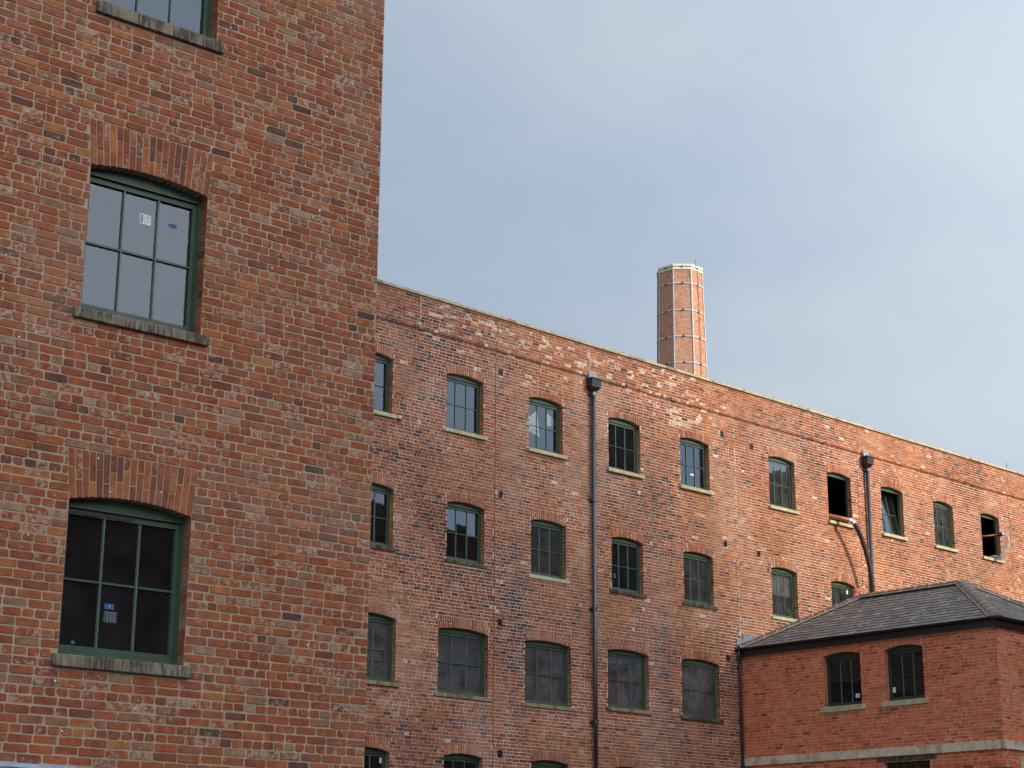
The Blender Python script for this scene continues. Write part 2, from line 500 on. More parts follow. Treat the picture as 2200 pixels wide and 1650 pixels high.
def layout(s0, s1, z0, z1, ops, rg, cuts=(), bond=4, phase=0, L=0.236, joint=0.013, end_close=False):
    """Garden-wall bond: three courses of stretchers to one of headers, broken at the openings."""
    res = []
    n = int(round((z1 - z0) / H))
    for c in range(n):
        za = z0 + c * H
        zm = za + H / 2
        rem = []
        for o in ops:
            zt = o.zs + o.arch
            if o.sz - 0.012 < zm < o.zb:
                rem.append((o.L - o.horn, o.R + o.horn))
            elif o.zb <= zm < o.zs:
                rem.append((o.L, o.R))
            elif o.zs <= zm < zt:
                k = o.skew * (zm - o.zs) / max(o.arch, 0.01)
                rem.append((o.L - k, o.R + k))
        for (a, b, ca, cb) in cuts:
            if ca <= zm < cb:
                rem.append((a, b))
        rem.sort()
        free = []
        cur = s0
        for a, b in rem:
            if a > cur: free.append((cur, min(a, s1)))
            cur = max(cur, b)
        if cur < s1: free.append((cur, s1))
        header = (c + phase) % bond == 0
        lw = L / 2 if header else L
        off = 0.0 if header else (L / 2 if (c + phase) % 2 else 0.0) + L / 4
        for a, b in free:
            x = math.floor((a - s0 - off) / lw) * lw + s0 + off
            x += rg.uniform(-0.012, 0.012)
            while x < b - 0.01:
                ln = lw
                if not header and rg.random() < 0.07: ln = lw / 2
                if header and rg.random() < 0.05: ln = lw * 1.5
                ln += rg.uniform(-0.010, 0.010)
                p, q = max(a, x), min(b, x + ln)
                if q - p > 0.035:
                    pj = 0.002 if abs(p - a) < 1e-6 else joint / 2
                    qj = 0.002 if abs(q - b) < 1e-6 else joint / 2
                    zj = rg.uniform(-0.0022, 0.0022)
                    res.append((p + pj, q - qj, za + joint / 2 + zj, za + H - joint / 2 + zj * 0.5, c))
                x += ln
    return res

def brick_geo(mb, F, s0, s1, z0, z1, rg, d0, back, tone, smear, fancy):
    """One brick: worn face standing proud of the mortar."""
    p = F.p
    j = 0.003 if fancy else 0.002
    J = lambda: rg.uniform(-j, j)
    d = d0 + rg.uniform(-0.0035, 0.0025)
    if fancy:
        cx = min(0.012, (s1 - s0) * 0.2)
        cz = 0.011
        r_ = [rg.uniform(0.25, 1.3) for _ in range(4)]
        if rg.random() < 0.05: r_[rg.randrange(4)] = 2.3
        P = [(s0 + cx * r_[0], z0), (s1 - cx * r_[1], z0), (s1, z0 + cz * r_[1]), (s1, z1 - cz * r_[2]), (s1 - cx * r_[2], z1), (s0 + cx * r_[3], z1), (s0, z1 - cz * r_[3]), (s0, z0 + cz * r_[0])]
        P = [(a + J(), b + J() * 0.8) for a, b in P]
        m = ((s0 + s1) / 2, (z0 + z1) / 2)
        ins = 0.003
        fr = []
        for a, b in P:
            fr.append(p(a + (ins if a < m[0] else -ins), d, b + (ins if b < m[1] else -ins)))
        bk = [p(a, back, b) for a, b in P]
        mb.poly(fr + bk, [tuple(range(8))] + [(k, k + 8, (k + 1) % 8 + 8, (k + 1) % 8) for k in range(8)], tone, smear)
    else:
        P = [(s0 + J(), z0 + J()), (s1 + J(), z0 + J()), (s1 + J(), z1 + J()), (s0 + J(), z1 + J())]
        fr = [p(a, d, b) for a, b in P]
        bk = [p(a, back, b) for a, b in P]
        mb.poly(fr + bk, [(0, 1, 2, 3)] + [(k, k + 4, (k + 1) % 4 + 4, (k + 1) % 4) for k in range(4)], tone, smear)

def brick_wall(parent, F, to_world, bricks, rg, kind, mats, fancy, face_d=0.0, back=0.012, limit=300, smear_f=None, vis=None):
    """The bricks that show largest become parts; the rest are joined into one part."""
    big = []
    if limit:
        for i, (a, b, za, zb, c) in enumerate(bricks):
            mid = F.p((a + b) / 2, 0, (za + zb) / 2)
            x, y, k = px(to_world(mid))
            if 6 < x < 2194 and 6 < y < 1644 and (vis is None or vis(x, y, (a + b) / 2, (za + zb) / 2)):
                big.append(((b - a) * (zb - za) / k ** 2, i))
        big.sort(reverse=True)
    chosen = {i for _, i in big[:limit]}
    protos = {}
    mb = MB()
    for i, (a, b, za, zb, c) in enumerate(bricks):
        tone = tone_of(rg, kind)
        if kind == 'M': tone = min(1, max(0, tone + soot((a + b) / 2, (za + zb) / 2)))
        sm = rg.random() ** 2.2 if smear_f is None else smear_f(rg, (a + b) / 2, (za + zb) / 2)
        if i in chosen:
            ln = b - a
            key = (round(ln / 0.02), rg.randrange(5))
            if key not in protos:
                pm = MB()
                w0, h0 = key[0] * 0.02, H - 0.013
                LF = Face((0, 0, 0), F.S, F.N)
                brick_geo(pm, LF, -w0 / 2, w0 / 2, -h0 / 2, h0 / 2, rg, 0.0, back - face_d, 0.5, 0.5, fancy)
                protos[key] = pm.mesh('brick', mats[1])
            o = link('brick', protos[key], parent)
            o.location = F.p((a + b) / 2, face_d + rg.uniform(-0.0025, 0.002), (za + zb) / 2)
            o.color = (tone, sm, 0, 1)
        else:
            brick_geo(mb, F, a, b, za, zb, rg, face_d, back, tone, sm, fancy)
    if mb.f:
        mb.build('brickwork', mats[0], parent, kind='stuff')

def wall_sheet(mb, F, s0, s1, z0, z1, ops, d=0.0055, deep=0.20):
    """The mortar bed behind the bricks with its openings and their reveals."""
    S = sorted({s0, s1, *[x for o in ops for x in (o.L, o.R)]})
    S = [x for x in S if s0 <= x <= s1]
    Z = sorted({z0, z1, *[x for o in ops for x in (o.zb, o.zs + o.rise)]})
    Z = [x for x in Z if z0 <= x <= z1]
    for i in range(len(S) - 1):
        for k in range(len(Z) - 1):
            sm, zm = (S[i] + S[i + 1]) / 2, (Z[k] + Z[k + 1]) / 2
            if any(o.L < sm < o.R and o.zb < zm < o.zs + o.rise for o in ops):
                continue
            mb.face([F.p(S[i], d, Z[k]), F.p(S[i + 1], d, Z[k]), F.p(S[i + 1], d, Z[k + 1]), F.p(S[i], d, Z[k + 1])])
    for o in ops:
        top = o.zs + o.rise
        n = 14 if o.rise > 0 else 1
        xs = [o.L + (o.R - o.L) * k / n for k in range(n + 1)]
        for k in range(n):
            a, b = xs[k], xs[k + 1]
            za, zb = (o.az(a), o.az(b)) if o.rise > 0 else (o.zs, o.zs)
            if o.rise > 0:
                mb.face([F.p(a, d, za), F.p(b, d, zb), F.p(b, d, top), F.p(a, d, top)])
            mb.face([F.p(a, d, za), F.p(a, deep, za), F.p(b, deep, zb), F.p(b, d, zb)])
        for s in (o.L, o.R):
            mb.face([F.p(s, d, o.zb), F.p(s, deep, o.zb), F.p(s, deep, o.zs), F.p(s, d, o.zs)])
        mb.face([F.p(o.L, d, o.zb), F.p(o.R, d, o.zb), F.p(o.R, deep, o.zb), F.p(o.L, deep, o.zb)])

def reveal_bricks(mb, F, o, rg, kind, depth=0.125):
    z = math.floor(o.zb / H) * H
    k = 0
    while z < o.zs:
        a, b = max(z + 0.005, o.zb), min(z + H - 0.005, o.zs)
        if b - a > 0.02:
            for side in (0, 1):
                dd = depth - rg.uniform(0.0, 0.012) if (k + side) % 2 else depth * 0.93
                t = tone_of(rg, kind)
                e = 0.004 + rg.uniform(-0.002, 0.002)
                if side: mb.box(F, o.R - e, o.R + 0.008, 0.007, dd, a, b, t, 0.25)
                else: mb.box(F, o.L - 0.008, o.L + e, 0.007, dd, a, b, t, 0.25)
        z += H
        k += 1

def arch_cells(o, rg, pitch=0.073):
    """Voussoirs of a segmental arch: wedge columns of one or two bricks, level on top."""
    n = max(6, int(round((o.R - o.L) / pitch)))
    cells = []
    zt = o.zs + o.arch
    for k in range(n):
        a0, a1 = o.L + (o.R - o.L) * k / n, o.L + (o.R - o.L) * (k + 1) / n
        t0 = o.L - o.skew + (o.R - o.L + 2 * o.skew) * k / n
        t1 = o.L - o.skew + (o.R - o.L + 2 * o.skew) * (k + 1) / n
        zb = o.az((a0 + a1) / 2)
        if zt - zb > 0.27:
            sp = zb + (zt - zb) * ((0.36 if k % 2 else 0.64) + rg.uniform(-0.05, 0.05))
            parts = [(zb, sp - 0.006), (sp + 0.006, zt - 0.006)]
        else:
            parts = [(zb, zt - 0.004)]
        for za, zc in parts:
            fa, fc = (za - zb) / (zt - zb), (zc - zb) / (zt - zb)
            q = lambda A, T, f: A + (T - A) * f
            cells.append((q(a0, t0, fa) + 0.0058, q(a1, t1, fa) - 0.0058, q(a1, t1, fc) - 0.0058, q(a0, t0, fc) + 0.0058, za, zc))
    return cells
def arch_brick_geo(mb, F, cell, rg, tone, smear, d0=0.0, back=0.125, org=(0, 0)):
    a, b, c, e, za, zc = cell
    d = d0 + rg.uniform(-0.004, 0.002)
    J = lambda: rg.uniform(-0.002, 0.002)
    p = F.p
    P = [(a + J(), za), (b + J(), za + J()), (c + J(), zc + J()), (e + J(), zc)]
    P = [(x - org[0], y - org[1]) for x, y in P]
    mx_, mz = sum(x for x, _ in P) / 4, sum(y for _, y in P) / 4
    fr = [p(x + (0.002 if x < mx_ else -0.002), d, y + (0.002 if y < mz else -0.002)) for x, y in P]
    bk = [p(x, back, y) for x, y in P]
    mb.poly(fr + bk, [(0, 1, 2, 3)] + [(k, k + 4, (k + 1) % 4 + 4, (k + 1) % 4) for k in range(4)], tone, smear)

# ------------------------------------------------------------------ windows
def window(parent, F, o, rg, glass='glass', sill='stone_y', frame='green', bar='green_bar_sheen', open_sash=False, lean=0.0, pane_tilt=0.0, label=None, fd=0.13, hb=0.5):
    """window > sash, glazing_bar, pane, sill"""
    fr = MB()
    L, R_, zb, zs = o.L, o.R, o.zb, o.zs
    zh = zs - 0.045                                     # head rail
    fwid = 0.034
    fr.box(F, L, L + fwid, fd, fd + 0.07, zb, zh)
    fr.box(F, R_ - fwid, R_, fd, fd + 0.07, zb, zh)
    fr.box(F, L + fwid, R_ - fwid, fd - 0.002, fd + 0.07, zb, zb + 0.048)
    fr.box(F, R_ - fwid - 0.006, R_ - fwid, fd + 0.012, fd + 0.03, zb + 0.05, zh - 0.002)   # parting bead
    fr.box(F, L + fwid, L + fwid + 0.006, fd + 0.012, fd + 0.03, zb + 0.05, zh - 0.002)
    n = 12
    xs = [L + (R_ - L) * k / n for k in range(n + 1)]
    for k in range(n):
        a, b = xs[k], xs[k + 1]
        za, zc = o.az(a) + 0.004, o.az(b) + 0.004
        fr.hexa([F.p(a, fd - 0.003, zh), F.p(b, fd - 0.003, zh), F.p(b, fd + 0.07, zh), F.p(a, fd + 0.07, zh),
                 F.p(a, fd - 0.003, za), F.p(b, fd - 0.003, zc), F.p(b, fd + 0.07, zc), F.p(a, fd + 0.07, za)])
    fr.box(F, L + 0.01, R_ - 0.01, fd - 0.012, fd - 0.003, zh - 0.004, zh + 0.012)           # drip bead
    win = fr.build('window', M[frame], parent)
    if label: win['label'] = label
    sm = MB()
    sm.hexa([F.p(L - o.horn, -o.proj, o.sz), F.p(R_ + o.horn, -o.proj, o.sz), F.p(R_ + o.horn, fd, o.sz), F.p(L - o.horn, fd, o.sz),
             F.p(L - o.horn, -o.proj, o.zb - 0.006), F.p(R_ + o.horn, -o.proj, o.zb - 0.006), F.p(R_ + o.horn, fd, o.zb + 0.003), F.p(L - o.horn, fd, o.zb + 0.003)])
    so_ = sm.build('sill', M[sill], win)
    bv = so_.modifiers.new('worn', 'BEVEL'); bv.width = 0.007; bv.segments = 1
    if open_sash:
        return win
    g = lambda s, d, z: F.p(s, d + lean * (z - zb - 0.05), z)
    class G: pass
    LF = G(); LF.p = g
    sd = fd + 0.02
    a, b = L + fwid + 0.004, R_ - fwid - 0.004
    z0, z1 = zb + 0.052, zh - 0.005
    st = 0.042
    sh = MB()
    sh.box(LF, a, a + st, sd, sd + 0.045, z0, z1)
    sh.box(LF, b - st, b, sd, sd + 0.045, z0, z1)
    sh.box(LF, a + st, b - st, sd, sd + 0.045, z0, z0 + 0.05)
    sh.box(LF, a + st, b - st, sd, sd + 0.045, z1 - 0.055, z1)
    for q in (0.18, 0.5, 0.82):                          # drainage slots of the bottom rail
        sh.box(LF, a + (b - a) * q - 0.02, a + (b - a) * q + 0.02, sd - 0.003, sd + 0.001, z0 + 0.002, z0 + 0.008)
    sh.build('sash', M[frame], win)
    ga, gb, gz0, gz1 = a + st, b - st, z0 + 0.05, z1 - 0.055
    bw = 0.013
    zm = gz0 + (gz1 - gz0) * hb
    cols = [ga + (gb - ga) * k / 3 for k in range(4)]
    for k in (1, 2):
        bm_ = MB()
        c = cols[k]
        bm_.poly([g(c - bw, sd + 0.026, gz0), g(c - bw * 0.45, sd + 0.004, gz0), g(c + bw * 0.45, sd + 0.004, gz0), g(c + bw, sd + 0.026, gz0),
                  g(c - bw, sd + 0.026, gz1), g(c - bw * 0.45, sd + 0.004, gz1), g(c + bw * 0.45, sd + 0.004, gz1), g(c + bw, sd + 0.026, gz1)],
                 [(0, 1, 5, 4), (1, 2, 6, 5), (2, 3, 7, 6), (3, 0, 4, 7)])
        bm_.build('glazing_bar', M[bar], win)
    bm_ = MB()
    for k in range(3):
        bm_.box(LF, cols[k] + (bw if k else 0), cols[k + 1] - (bw if k < 2 else 0), sd + 0.007, sd + 0.026, zm - 0.010, zm + 0.010)
    bm_.build('glazing_bar', M[frame], win)
    for k in range(3):
        for (pa, pb) in ((gz0, zm), (zm, gz1)):
            pm = MB()
            pt = pane_tilt + rg.uniform(-0.004, 0.004)
            pr = rg.uniform(-0.004, 0.004)
            cz, cs = (pa + pb) / 2, (cols[k] + cols[k + 1]) / 2
            P = []
            for s_, z_ in ((cols[k], pa), (cols[k + 1], pa), (cols[k + 1], pb), (cols[k], pb)):
                P.append(g(s_, sd + 0.03 + pt * (z_ - cz) + pr * (s_ - cs), z_))
            pm.face(P)
            pm.build('pane', M[glass], win)
    win['gz'] = (ga, gb, gz0, gz1, sd + 0.03)
    return win
def sticker(win, F, s0, s1, z0, z1, d, mat, lines=None, tilt=0.0):
    mb = MB()
    P = [(s0, z0), (s1, z0 + tilt), (s1, z1 + tilt), (s0, z1)]
    mb.poly([F.p(s, d, z) for s, z in P] + [F.p(s, d + 0.0015, z) for s, z in P],
            [(0, 1, 2, 3), (7, 6, 5, 4)] + [(k, k + 4, (k + 1) % 4 + 4, (k + 1) % 4) for k in range(4)])
    for (a, b, c, e) in (lines or []):
        x0, x1 = s0 + (s1 - s0) * a, s0 + (s1 - s0) * b
        y0, y1 = z0 + (z1 - z0) * c, z0 + (z1 - z0) * e
        mb.poly([F.p(x0, d - 0.001, y0), F.p(x1, d - 0.001, y0), F.p(x1, d - 0.001, y1), F.p(x0, d - 0.001, y1)], [(0, 1, 2, 3)], mi=1)
    return mb.build('sticker', [M[mat], M['ink']], win)

def vent(parent, F, s, z, wd=0.135, ht=0.165):
    """air brick: iron frame with slats over a hole"""
    mb = MB()
    t = 0.014
    mb.box(F, s, s + wd, -0.012, 0.008, z, z + t); mb.box(F, s, s + wd, -0.012, 0.008, z + ht - t, z + ht)
    mb.box(F, s, s + t, -0.012, 0.008, z + t, z + ht - t); mb.box(F, s + wd - t, s + wd, -0.012, 0.008, z + t, z + ht - t)
    mb.face([F.p(s + t, 0.003, z + t), F.p(s + wd - t, 0.003, z + t), F.p(s + wd - t, 0.003, z + ht - t), F.p(s + t, 0.003, z + ht - t)])
    for k in range(5):
        zz = z + t + (ht - 2 * t) * (k + 0.2) / 5
        mb.hexa([F.p(s + t, -0.010, zz), F.p(s + wd - t, -0.010, zz), F.p(s + wd - t, 0.002, zz + 0.01), F.p(s + t, 0.002, zz + 0.01),
                 F.p(s + t, -0.010, zz + 0.004), F.p(s + wd - t, -0.010, zz + 0.004), F.p(s + wd - t, 0.002, zz + 0.014), F.p(s + t, 0.002, zz + 0.014)])
    return mb.build('air_vent', M['black'], parent)

# ================================================================== ground
g = MB()
g.face([(-900, -900, 0), (900, -900, 0), (900, 900, 0), (-900, 900, 0)])
gm = plain_mat('yard_asphalt', (0.045, 0.044, 0.043), 0.9, 0.2, var=0.25, scale=0.6, bmp=0.3)  # unseen ground, darkened to hold back light bounced up under the arches
tag(g.build('ground', gm), 'dark asphalt yard in front of the brick mills', None, None, 'structure')

# ================================================================== tower block (left, near)
CT = Vector((-1.40783, 17.95823, 0))
tower = thing('mill_tower', 'tall near block of red brick filling the left side, three green sash windows', 'building', CT, AZ_T)
MT = Matrix.Translation(CT) @ Matrix.Rotation(AZ_T, 4, 'Z')
TW = lambda P: MT @ Vector(P)
FT = Face((0, 0, 0), (1, 0, 0), (0, 1, 0))
rgT = random.Random(5)
opT = [Opening(-3.310, -2.046, 10.015, 11.42, 0.065, 0.43, 9.885, 0.07, 0.04),
       Opening(-3.310, -2.046, 6.915, 8.334, 0.066, 0.43, 6.812, 0.072, 0.04),
       Opening(-3.280, -2.034, 3.762, 5.139, 0.07, 0.42, 3.648, 0.055, 0.04)]
wl = MB()
wall_sheet(wl, FT, -7.0, 0.0, 2.80, 15.0, opT)
wl.face([FT.p(-7, 0.009, 0), FT.p(0, 0.009, 0), FT.p(0, 0.009, 2.80), FT.p(-7, 0.009, 2.80)])
wl.build('wall', M['mort_t'], tower)
phase = 1
snap(opT, 2.812)
bricks = layout(-6.0, 0.0, 2.812, 13.6, opT, rgT, phase=phase, joint=0.0135)
def smT(rg, s, z):
    return rg.random() ** 1.6 if rg.random() < 0.8 else rg.uniform(0.5, 1.0)
brick_wall(tower, FT, TW, bricks, rgT, 'T', (M['brick_t'], M['brick_t1']), True, back=0.013, smear_f=smT)
rv = MB()
for o in opT: reveal_bricks(rv, FT, o, rgT, 'T')
rv.build('reveal_brickwork', M['brick_t'], tower, kind='stuff')
# quoin ends: the header faces round the corner
qb = MB()
for c in range(131):
    z = 2.812 + c * H
    qb.box(FT, -0.02, -0.001 + rgT.uniform(-0.004, 0.005), 0.006, 0.10 if c % 2 else 0.22, z + 0.005, z + H - 0.005, tone_of(rgT, 'T'), 0.3)
qb.build('quoin_brickwork', M['brick_t'], tower, kind='stuff')
for o in opT:
    for cell in arch_cells(o, rgT, 0.067):
        cx, cz = sum(cell[:4]) / 4, (cell[4] + cell[5]) / 2
        am = MB()
        arch_brick_geo(am, FT, cell, rgT, 0.5, 0.5, org=(cx, cz))
        ob = am.build('arch_brick', M['brick_t1'], tower)
        ob.location = FT.p(cx, 0, cz)
        ob.color = (min(1, max(0.1, rgT.gauss(0.42, 0.2))), rgT.random() ** 2, 0, 1)
LT = ['top window, sky mirrored in its panes', 'middle window with a white label and a blue sticker on the glass', 'lowest window with dark panes and a scuffed stone sill']
winT = []
for o, gl_, lb in zip(opT, ('glass', 'glass', 'glass_k'), LT):
    winT.append(window(tower, FT, o, rgT, glass=gl_, sill='stone_t', label=lb))
dg = 0.1785
sticker(winT[1], FT, -2.678, -2.558, 7.957, 8.060, dg, 'paper', [(0.06, 0.30, 0.1, 0.9), (0.42, 0.46, 0.05, 0.95), (0.55, 0.95, 0.78, 0.84), (0.55, 0.9, 0.6, 0.66), (0.55, 0.95, 0.42, 0.46), (0.6, 0.8, 0.2, 0.3)])
sticker(winT[1], FT, -2.366, -2.276, 7.997, 8.032, dg, 'bluetape')
sticker(winT[2], FT, -2.775, -2.680, 4.224, 4.274, dg, 'bluetape', [(0.45, 0.6, 0.3, 0.8)])
sticker(winT[2], FT, -2.776, -2.645, 4.105, 4.205, dg, 'greypaper', [(0.1, 0.9, 0.9, 0.93), (0.25, 0.28, 0.1, 0.85), (0.5, 0.53, 0.1, 0.85), (0.75, 0.78, 0.1, 0.85)])
sticker(winT[2], FT, -3.075, -3.04, 3.88, 3.91, dg, 'bluetape')
# sagging strip of black film under the head of the lowest window
fm = MB()
for k in range(8):
    a, b = -3.23 + k * 0.085, -3.23 + (k + 1) * 0.085
    sg = 0.012 * math.sin(k * 1.9)
    fm.box(FT, a, b, 0.142, 0.146, 5.045 + sg * 0.4, 5.088)
fm.build('plastic_film', M['black'], winT[2])
# spots of lime and a broken pale drip line on the face
lm = MB()
for k in range(90):
    s_, z_ = rgT.uniform(-4.6, -0.05), rgT.uniform(2.9, 11.4)
    if any(o.L - 0.1 < s_ < o.R + 0.1 and o.sz - 0.05 < z_ < o.zs + 0.1 for o in opT): continue
    r_ = rgT.uniform(0.004, 0.011)
    e_ = [r_ * rgT.uniform(0.6, 1.3) for _ in range(6)]
    lm.face([FT.p(s_ + e_[q] * math.cos(q * 1.047), -0.0065, z_ + e_[q] * math.sin(q * 1.047)) for q in range(6)])
for s_, z_, l_ in ((-3.79, 9.30, 0.10), (-3.795, 9.12, 0.06), (-3.80, 8.55, 0.26), (-3.80, 8.20, 0.12), (-3.80, 7.92, 0.20), (-3.80, 7.70, 0.08), (-3.80, 7.45, 0.14), (-3.80, 7.25, 0.05)):
    lm.box(FT, s_ - 0.003, s_ + 0.003, -0.0065, 0.0, z_, z_ + l_, mi=1)
lm.build('lime_spots', [M['paper'], M['palejoint']], tower, kind='stuff')
# rest of the shell
sh = MB()
sh.box(FT, -7.0, -0.002, 0.25, 9.0, 14.9, 15.0)
sh.face([FT.p(-0.003, 0.03, 0), FT.p(-0.003, 9, 0), FT.p(-0.003, 9, 15), FT.p(-0.003, 0.03, 15)])
sh.face([FT.p(-7, 0.03, 0), FT.p(-7, 9, 0), FT.p(-7, 9, 15), FT.p(-7, 0.03, 15)])
sh.face([FT.p(-7, 9, 0), FT.p(0, 9, 0), FT.p(0, 9, 15), FT.p(-7, 9, 15)])
sh.build('side_wall', M['mort_a'], tower)
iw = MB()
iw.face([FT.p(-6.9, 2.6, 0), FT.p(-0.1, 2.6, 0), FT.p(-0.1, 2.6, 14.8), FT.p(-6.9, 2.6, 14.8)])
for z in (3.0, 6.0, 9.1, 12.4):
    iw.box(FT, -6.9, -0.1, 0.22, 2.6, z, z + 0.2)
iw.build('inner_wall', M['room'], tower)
ln = MB()
ln.box(FT, -5.2, -3.05, -0.06, 0.15, 2.77, 2.803)
ln.box(FT, -5.2, -3.05, -0.045, 0.15, 2.56, 2.768)
ln.build('steel_lintel', M['lintel'], tower)

# ================================================================== long mill (behind)
OM = Vector((-math.sin(AZ_M), math.cos(AZ_M), 0)) * D_M
mill = thing('long_mill', 'long red brick mill with stone coping and rows of green arched windows', 'building', OM, AZ_M)
MM = Matrix.Translation(OM) @ Matrix.Rotation(AZ_M, 4, 'Z')
MW = lambda P: MM @ Vector(P)
FM = Face((0, 0, 0), (1, 0, 0), (0, 1, 0))
rgM = random.Random(21)
def opm(L, R_, szb, zs, arch, p, horn, sh_=0.098, rise=0.075):
    k = 1 - p / D_M
    szb = 1.6 + (szb - 1.6) * k
    return Opening(L, R_, szb + sh_, zs, rise, arch, szb, horn, p)
WIN = [  # row, opening, glass, sill, extra
    (1, opm(25.34, 26.57, 12.89, 14.335, 0.245, 0.09, 0.08), 'glass', 'stone_y', {}, 'top row window half hidden behind the near block'),
    (1, opm(28.268, 29.503, 12.885, 14.337, 0.245, 0.09, 0.08), 'glass', 'stone_y', {}, None),
    (1, opm(31.073, 32.288, 12.88, 14.29, 0.245, 0.09, 0.085), 'glass', 'stone_y', {}, 'top row window with white angular shapes behind its panes'),
    (1, opm(33.991, 35.23, 12.856, 14.30, 0.255, 0.09, 0.08), 'glass_k', 'stone_y', {'pane_tilt': -0.085}, 'top row window with black panes, right of the first rainwater pipe'),
    (1, opm(36.848, 38.07, 12.862, 14.268, 0.255, 0.09, 0.07), 'glass', 'stone_y', {}, 'top row window with a small white sticker'),
    (1, opm(40.703, 41.918, 12.89, 14.406, 0.325, 0.09, 0.07), 'glass_w', 'stone_y', {'pane_tilt': -0.075}, None),
    (1, opm(43.477, 44.655, 12.866, 14.396, 0.325, 0.09, 0.05), None, 'stone_y', {'open_sash': True}, 'open top row window with an orange pipe coming out'),
    (1, opm(46.194, 47.358, 12.872, 14.388, 0.325, 0.09, 0.07), 'glass', 'stone_y', {'lean': 0.16}, 'top row window with its sash tilted inwards'),
    (1, opm(49.011, 50.139, 12.882, 14.37, 0.325, 0.09, 0.07), 'glass_w', 'stone_y', {'pane_tilt': -0.05}, None),
    (1, opm(51.738, 52.855, 12.89, 14.379, 0.325, 0.09, 0.07), None, 'stone_y', {'open_sash': True}, 'open top row window with a clear hose hanging out'),
    (2, opm(25.45, 26.686, 9.688, 11.161, 0.31, 0.035, 0.07), 'glass', 'stone_d', {}, None),
    (2, opm(28.342, 29.575, 9.66, 11.13, 0.31, 0.035, 0.07), 'glass', 'stone_d', {}, None),
    (2, opm(31.147, 32.391, 9.646, 11.109, 0.31, 0.035, 0.085), 'glass_w', 'stone_y', {}, None),
    (2, opm(34.069, 35.277, 9.621, 11.074, 0.25, 0.035, 0.10), 'glass_k', 'stone_d', {}, None),
    (2, opm(36.893, 38.122, 9.634, 11.073, 0.29, 0.035, 0.10), 'glass_w', 'stone_d', {}, None),
    (2, opm(40.659, 41.845, 9.678, 11.133, 0.31, 0.06, 0.08), 'glass_w', 'stone_y', {}, None),
    (2, opm(43.445, 44.606, 9.66, 11.08, 0.31, 0.06, 0.08), 'glass_w', 'stone_y', {}, None),
    (3, opm(25.25, 26.845, 6.582, 8.132, 0.31, 0.05, 0.10), 'glass_d', 'stone_b', {}, 'dusty window with a finger drawing, beside the near block'),
    (3, opm(28.129, 29.729, 6.478, 8.062, 0.32, 0.05, 0.11), 'glass_d', 'stone_b', {}, None),
    (3, opm(30.949, 32.563, 6.466, 8.055, 0.31, 0.05, 0.11), 'glass_d', 'stone_b', {}, None),
    (3, opm(33.876, 35.431, 6.594, 8.122, 0.31, 0.05, 0.08), 'glass_d', 'stone_b', {}, None),
    (3, opm(36.716, 38.265, 6.586, 8.147, 0.31, 0.05, 0.08), 'glass_d', 'stone_d', {}, None),
    (4, opm(25.50, 26.728, 3.60, 5.112, 0.30, 0.05, 0.08), 'glass', 'stone_b', {}, None),
    (4, opm(28.355, 29.583, 3.60, 5.138, 0.30, 0.05, 0.08), 'glass_k', 'stone_b', {}, None),
    (4, opm(31.162, 32.449, 3.60, 5.150, 0.30, 0.05, 0.08), 'glass_d', 'stone_b', {}, None),
    (4, opm(33.98, 35.25, 3.60, 5.150, 0.30, 0.05, 0.08), 'glass_d', 'stone_b', {}, None),
    (4, opm(36.80, 38.07, 3.60, 5.150, 0.30, 0.05, 0.08), 'glass_d', 'stone_b', {}, None),
]
opM = [x[1] for x in WIN]
U0, U1 = 12.0, 62.0
ZSTR = 15.275
wl = MB()
wall_sheet(wl, FM, U0, U1, 0.0, 16.13, opM)
wl.build('wall', M['mort_m'], mill)
ZB0 = 4.62
NC = int((ZSTR - ZB0) / H)
ZB0 = ZSTR - NC * H
VENTS = [(30.00, 14.655), (30.03, 11.505), (30.03, 8.325), (30.06, 5.195), (38.585, 14.615), (39.875, 14.47), (38.59, 11.458), (40.045, 11.382), (38.56, 8.295)]
cuts = [(a - 0.004, a + 0.139, z, z + 0.165) for a, z in VENTS]
JOINTS = [(29.90, 4.4, 16.1, 'sealant', 0.008), (39.20, 8.7, 15.2, 'palejoint', 0.006), (27.346, 15.31, 16.1, 'palejoint', 0.007),
          (33.249, 15.31, 16.1, 'palejoint', 0.008), (45.02, 10.0, 16.1, 'sealant', 0.010), (53.48, 12.0, 16.1, 'sealant', 0.010)]
cuts += [(s - wd, s + wd, a, b) for s, a, b, m_, wd in JOINTS]
snap(opM, ZB0)
b1 = layout(22.0, 61.95, ZB0, ZSTR, opM, rgM, cuts=cuts, phase=2, joint=0.0165)
b1 = [b for b in b1 if not (b[0] > 39.4 and b[1] < 43.8 and b[3] < 8.4) and not (b[0] > 44.0 and b[3] < 10.0 and b[0] < 62 and b[0] > 47)]
LIME = [(35.4, 15.6, 1.6, 0.5), (36.6, 14.9, 0.8, 0.4), (30.9, 15.65, 1.3, 0.4), (33.0, 15.6, 0.8, 0.4), (37.6, 15.2, 1.0, 0.5), (28.6, 15.6, 1.2, 0.5), (31.4, 14.6, 0.5, 0.2)]
def smM(rg, s, z):
    e = sum(math.exp(-((s - a) / b) ** 2 - ((z - c) / d) ** 2) for a, c, b, d in LIME)
    x = rg.random() ** 2.4 * 0.85
    if e > 0.12 and rg.random() < 0.25 * min(1, e): x = rg.uniform(0.95, 1.3)
    elif rg.random() < 0.006: x = 1.2
    return x
def visM(x, y, s, z):
    return s > 26.15 and not (s > 39.2 and z < 10.0) and x < 1500
allM = b1
brick_wall(mill, FM, MW, allM, rgM, 'M', (M['brick_m'], M['brick_m1']), False, back=0.012, smear_f=smM, vis=visM)
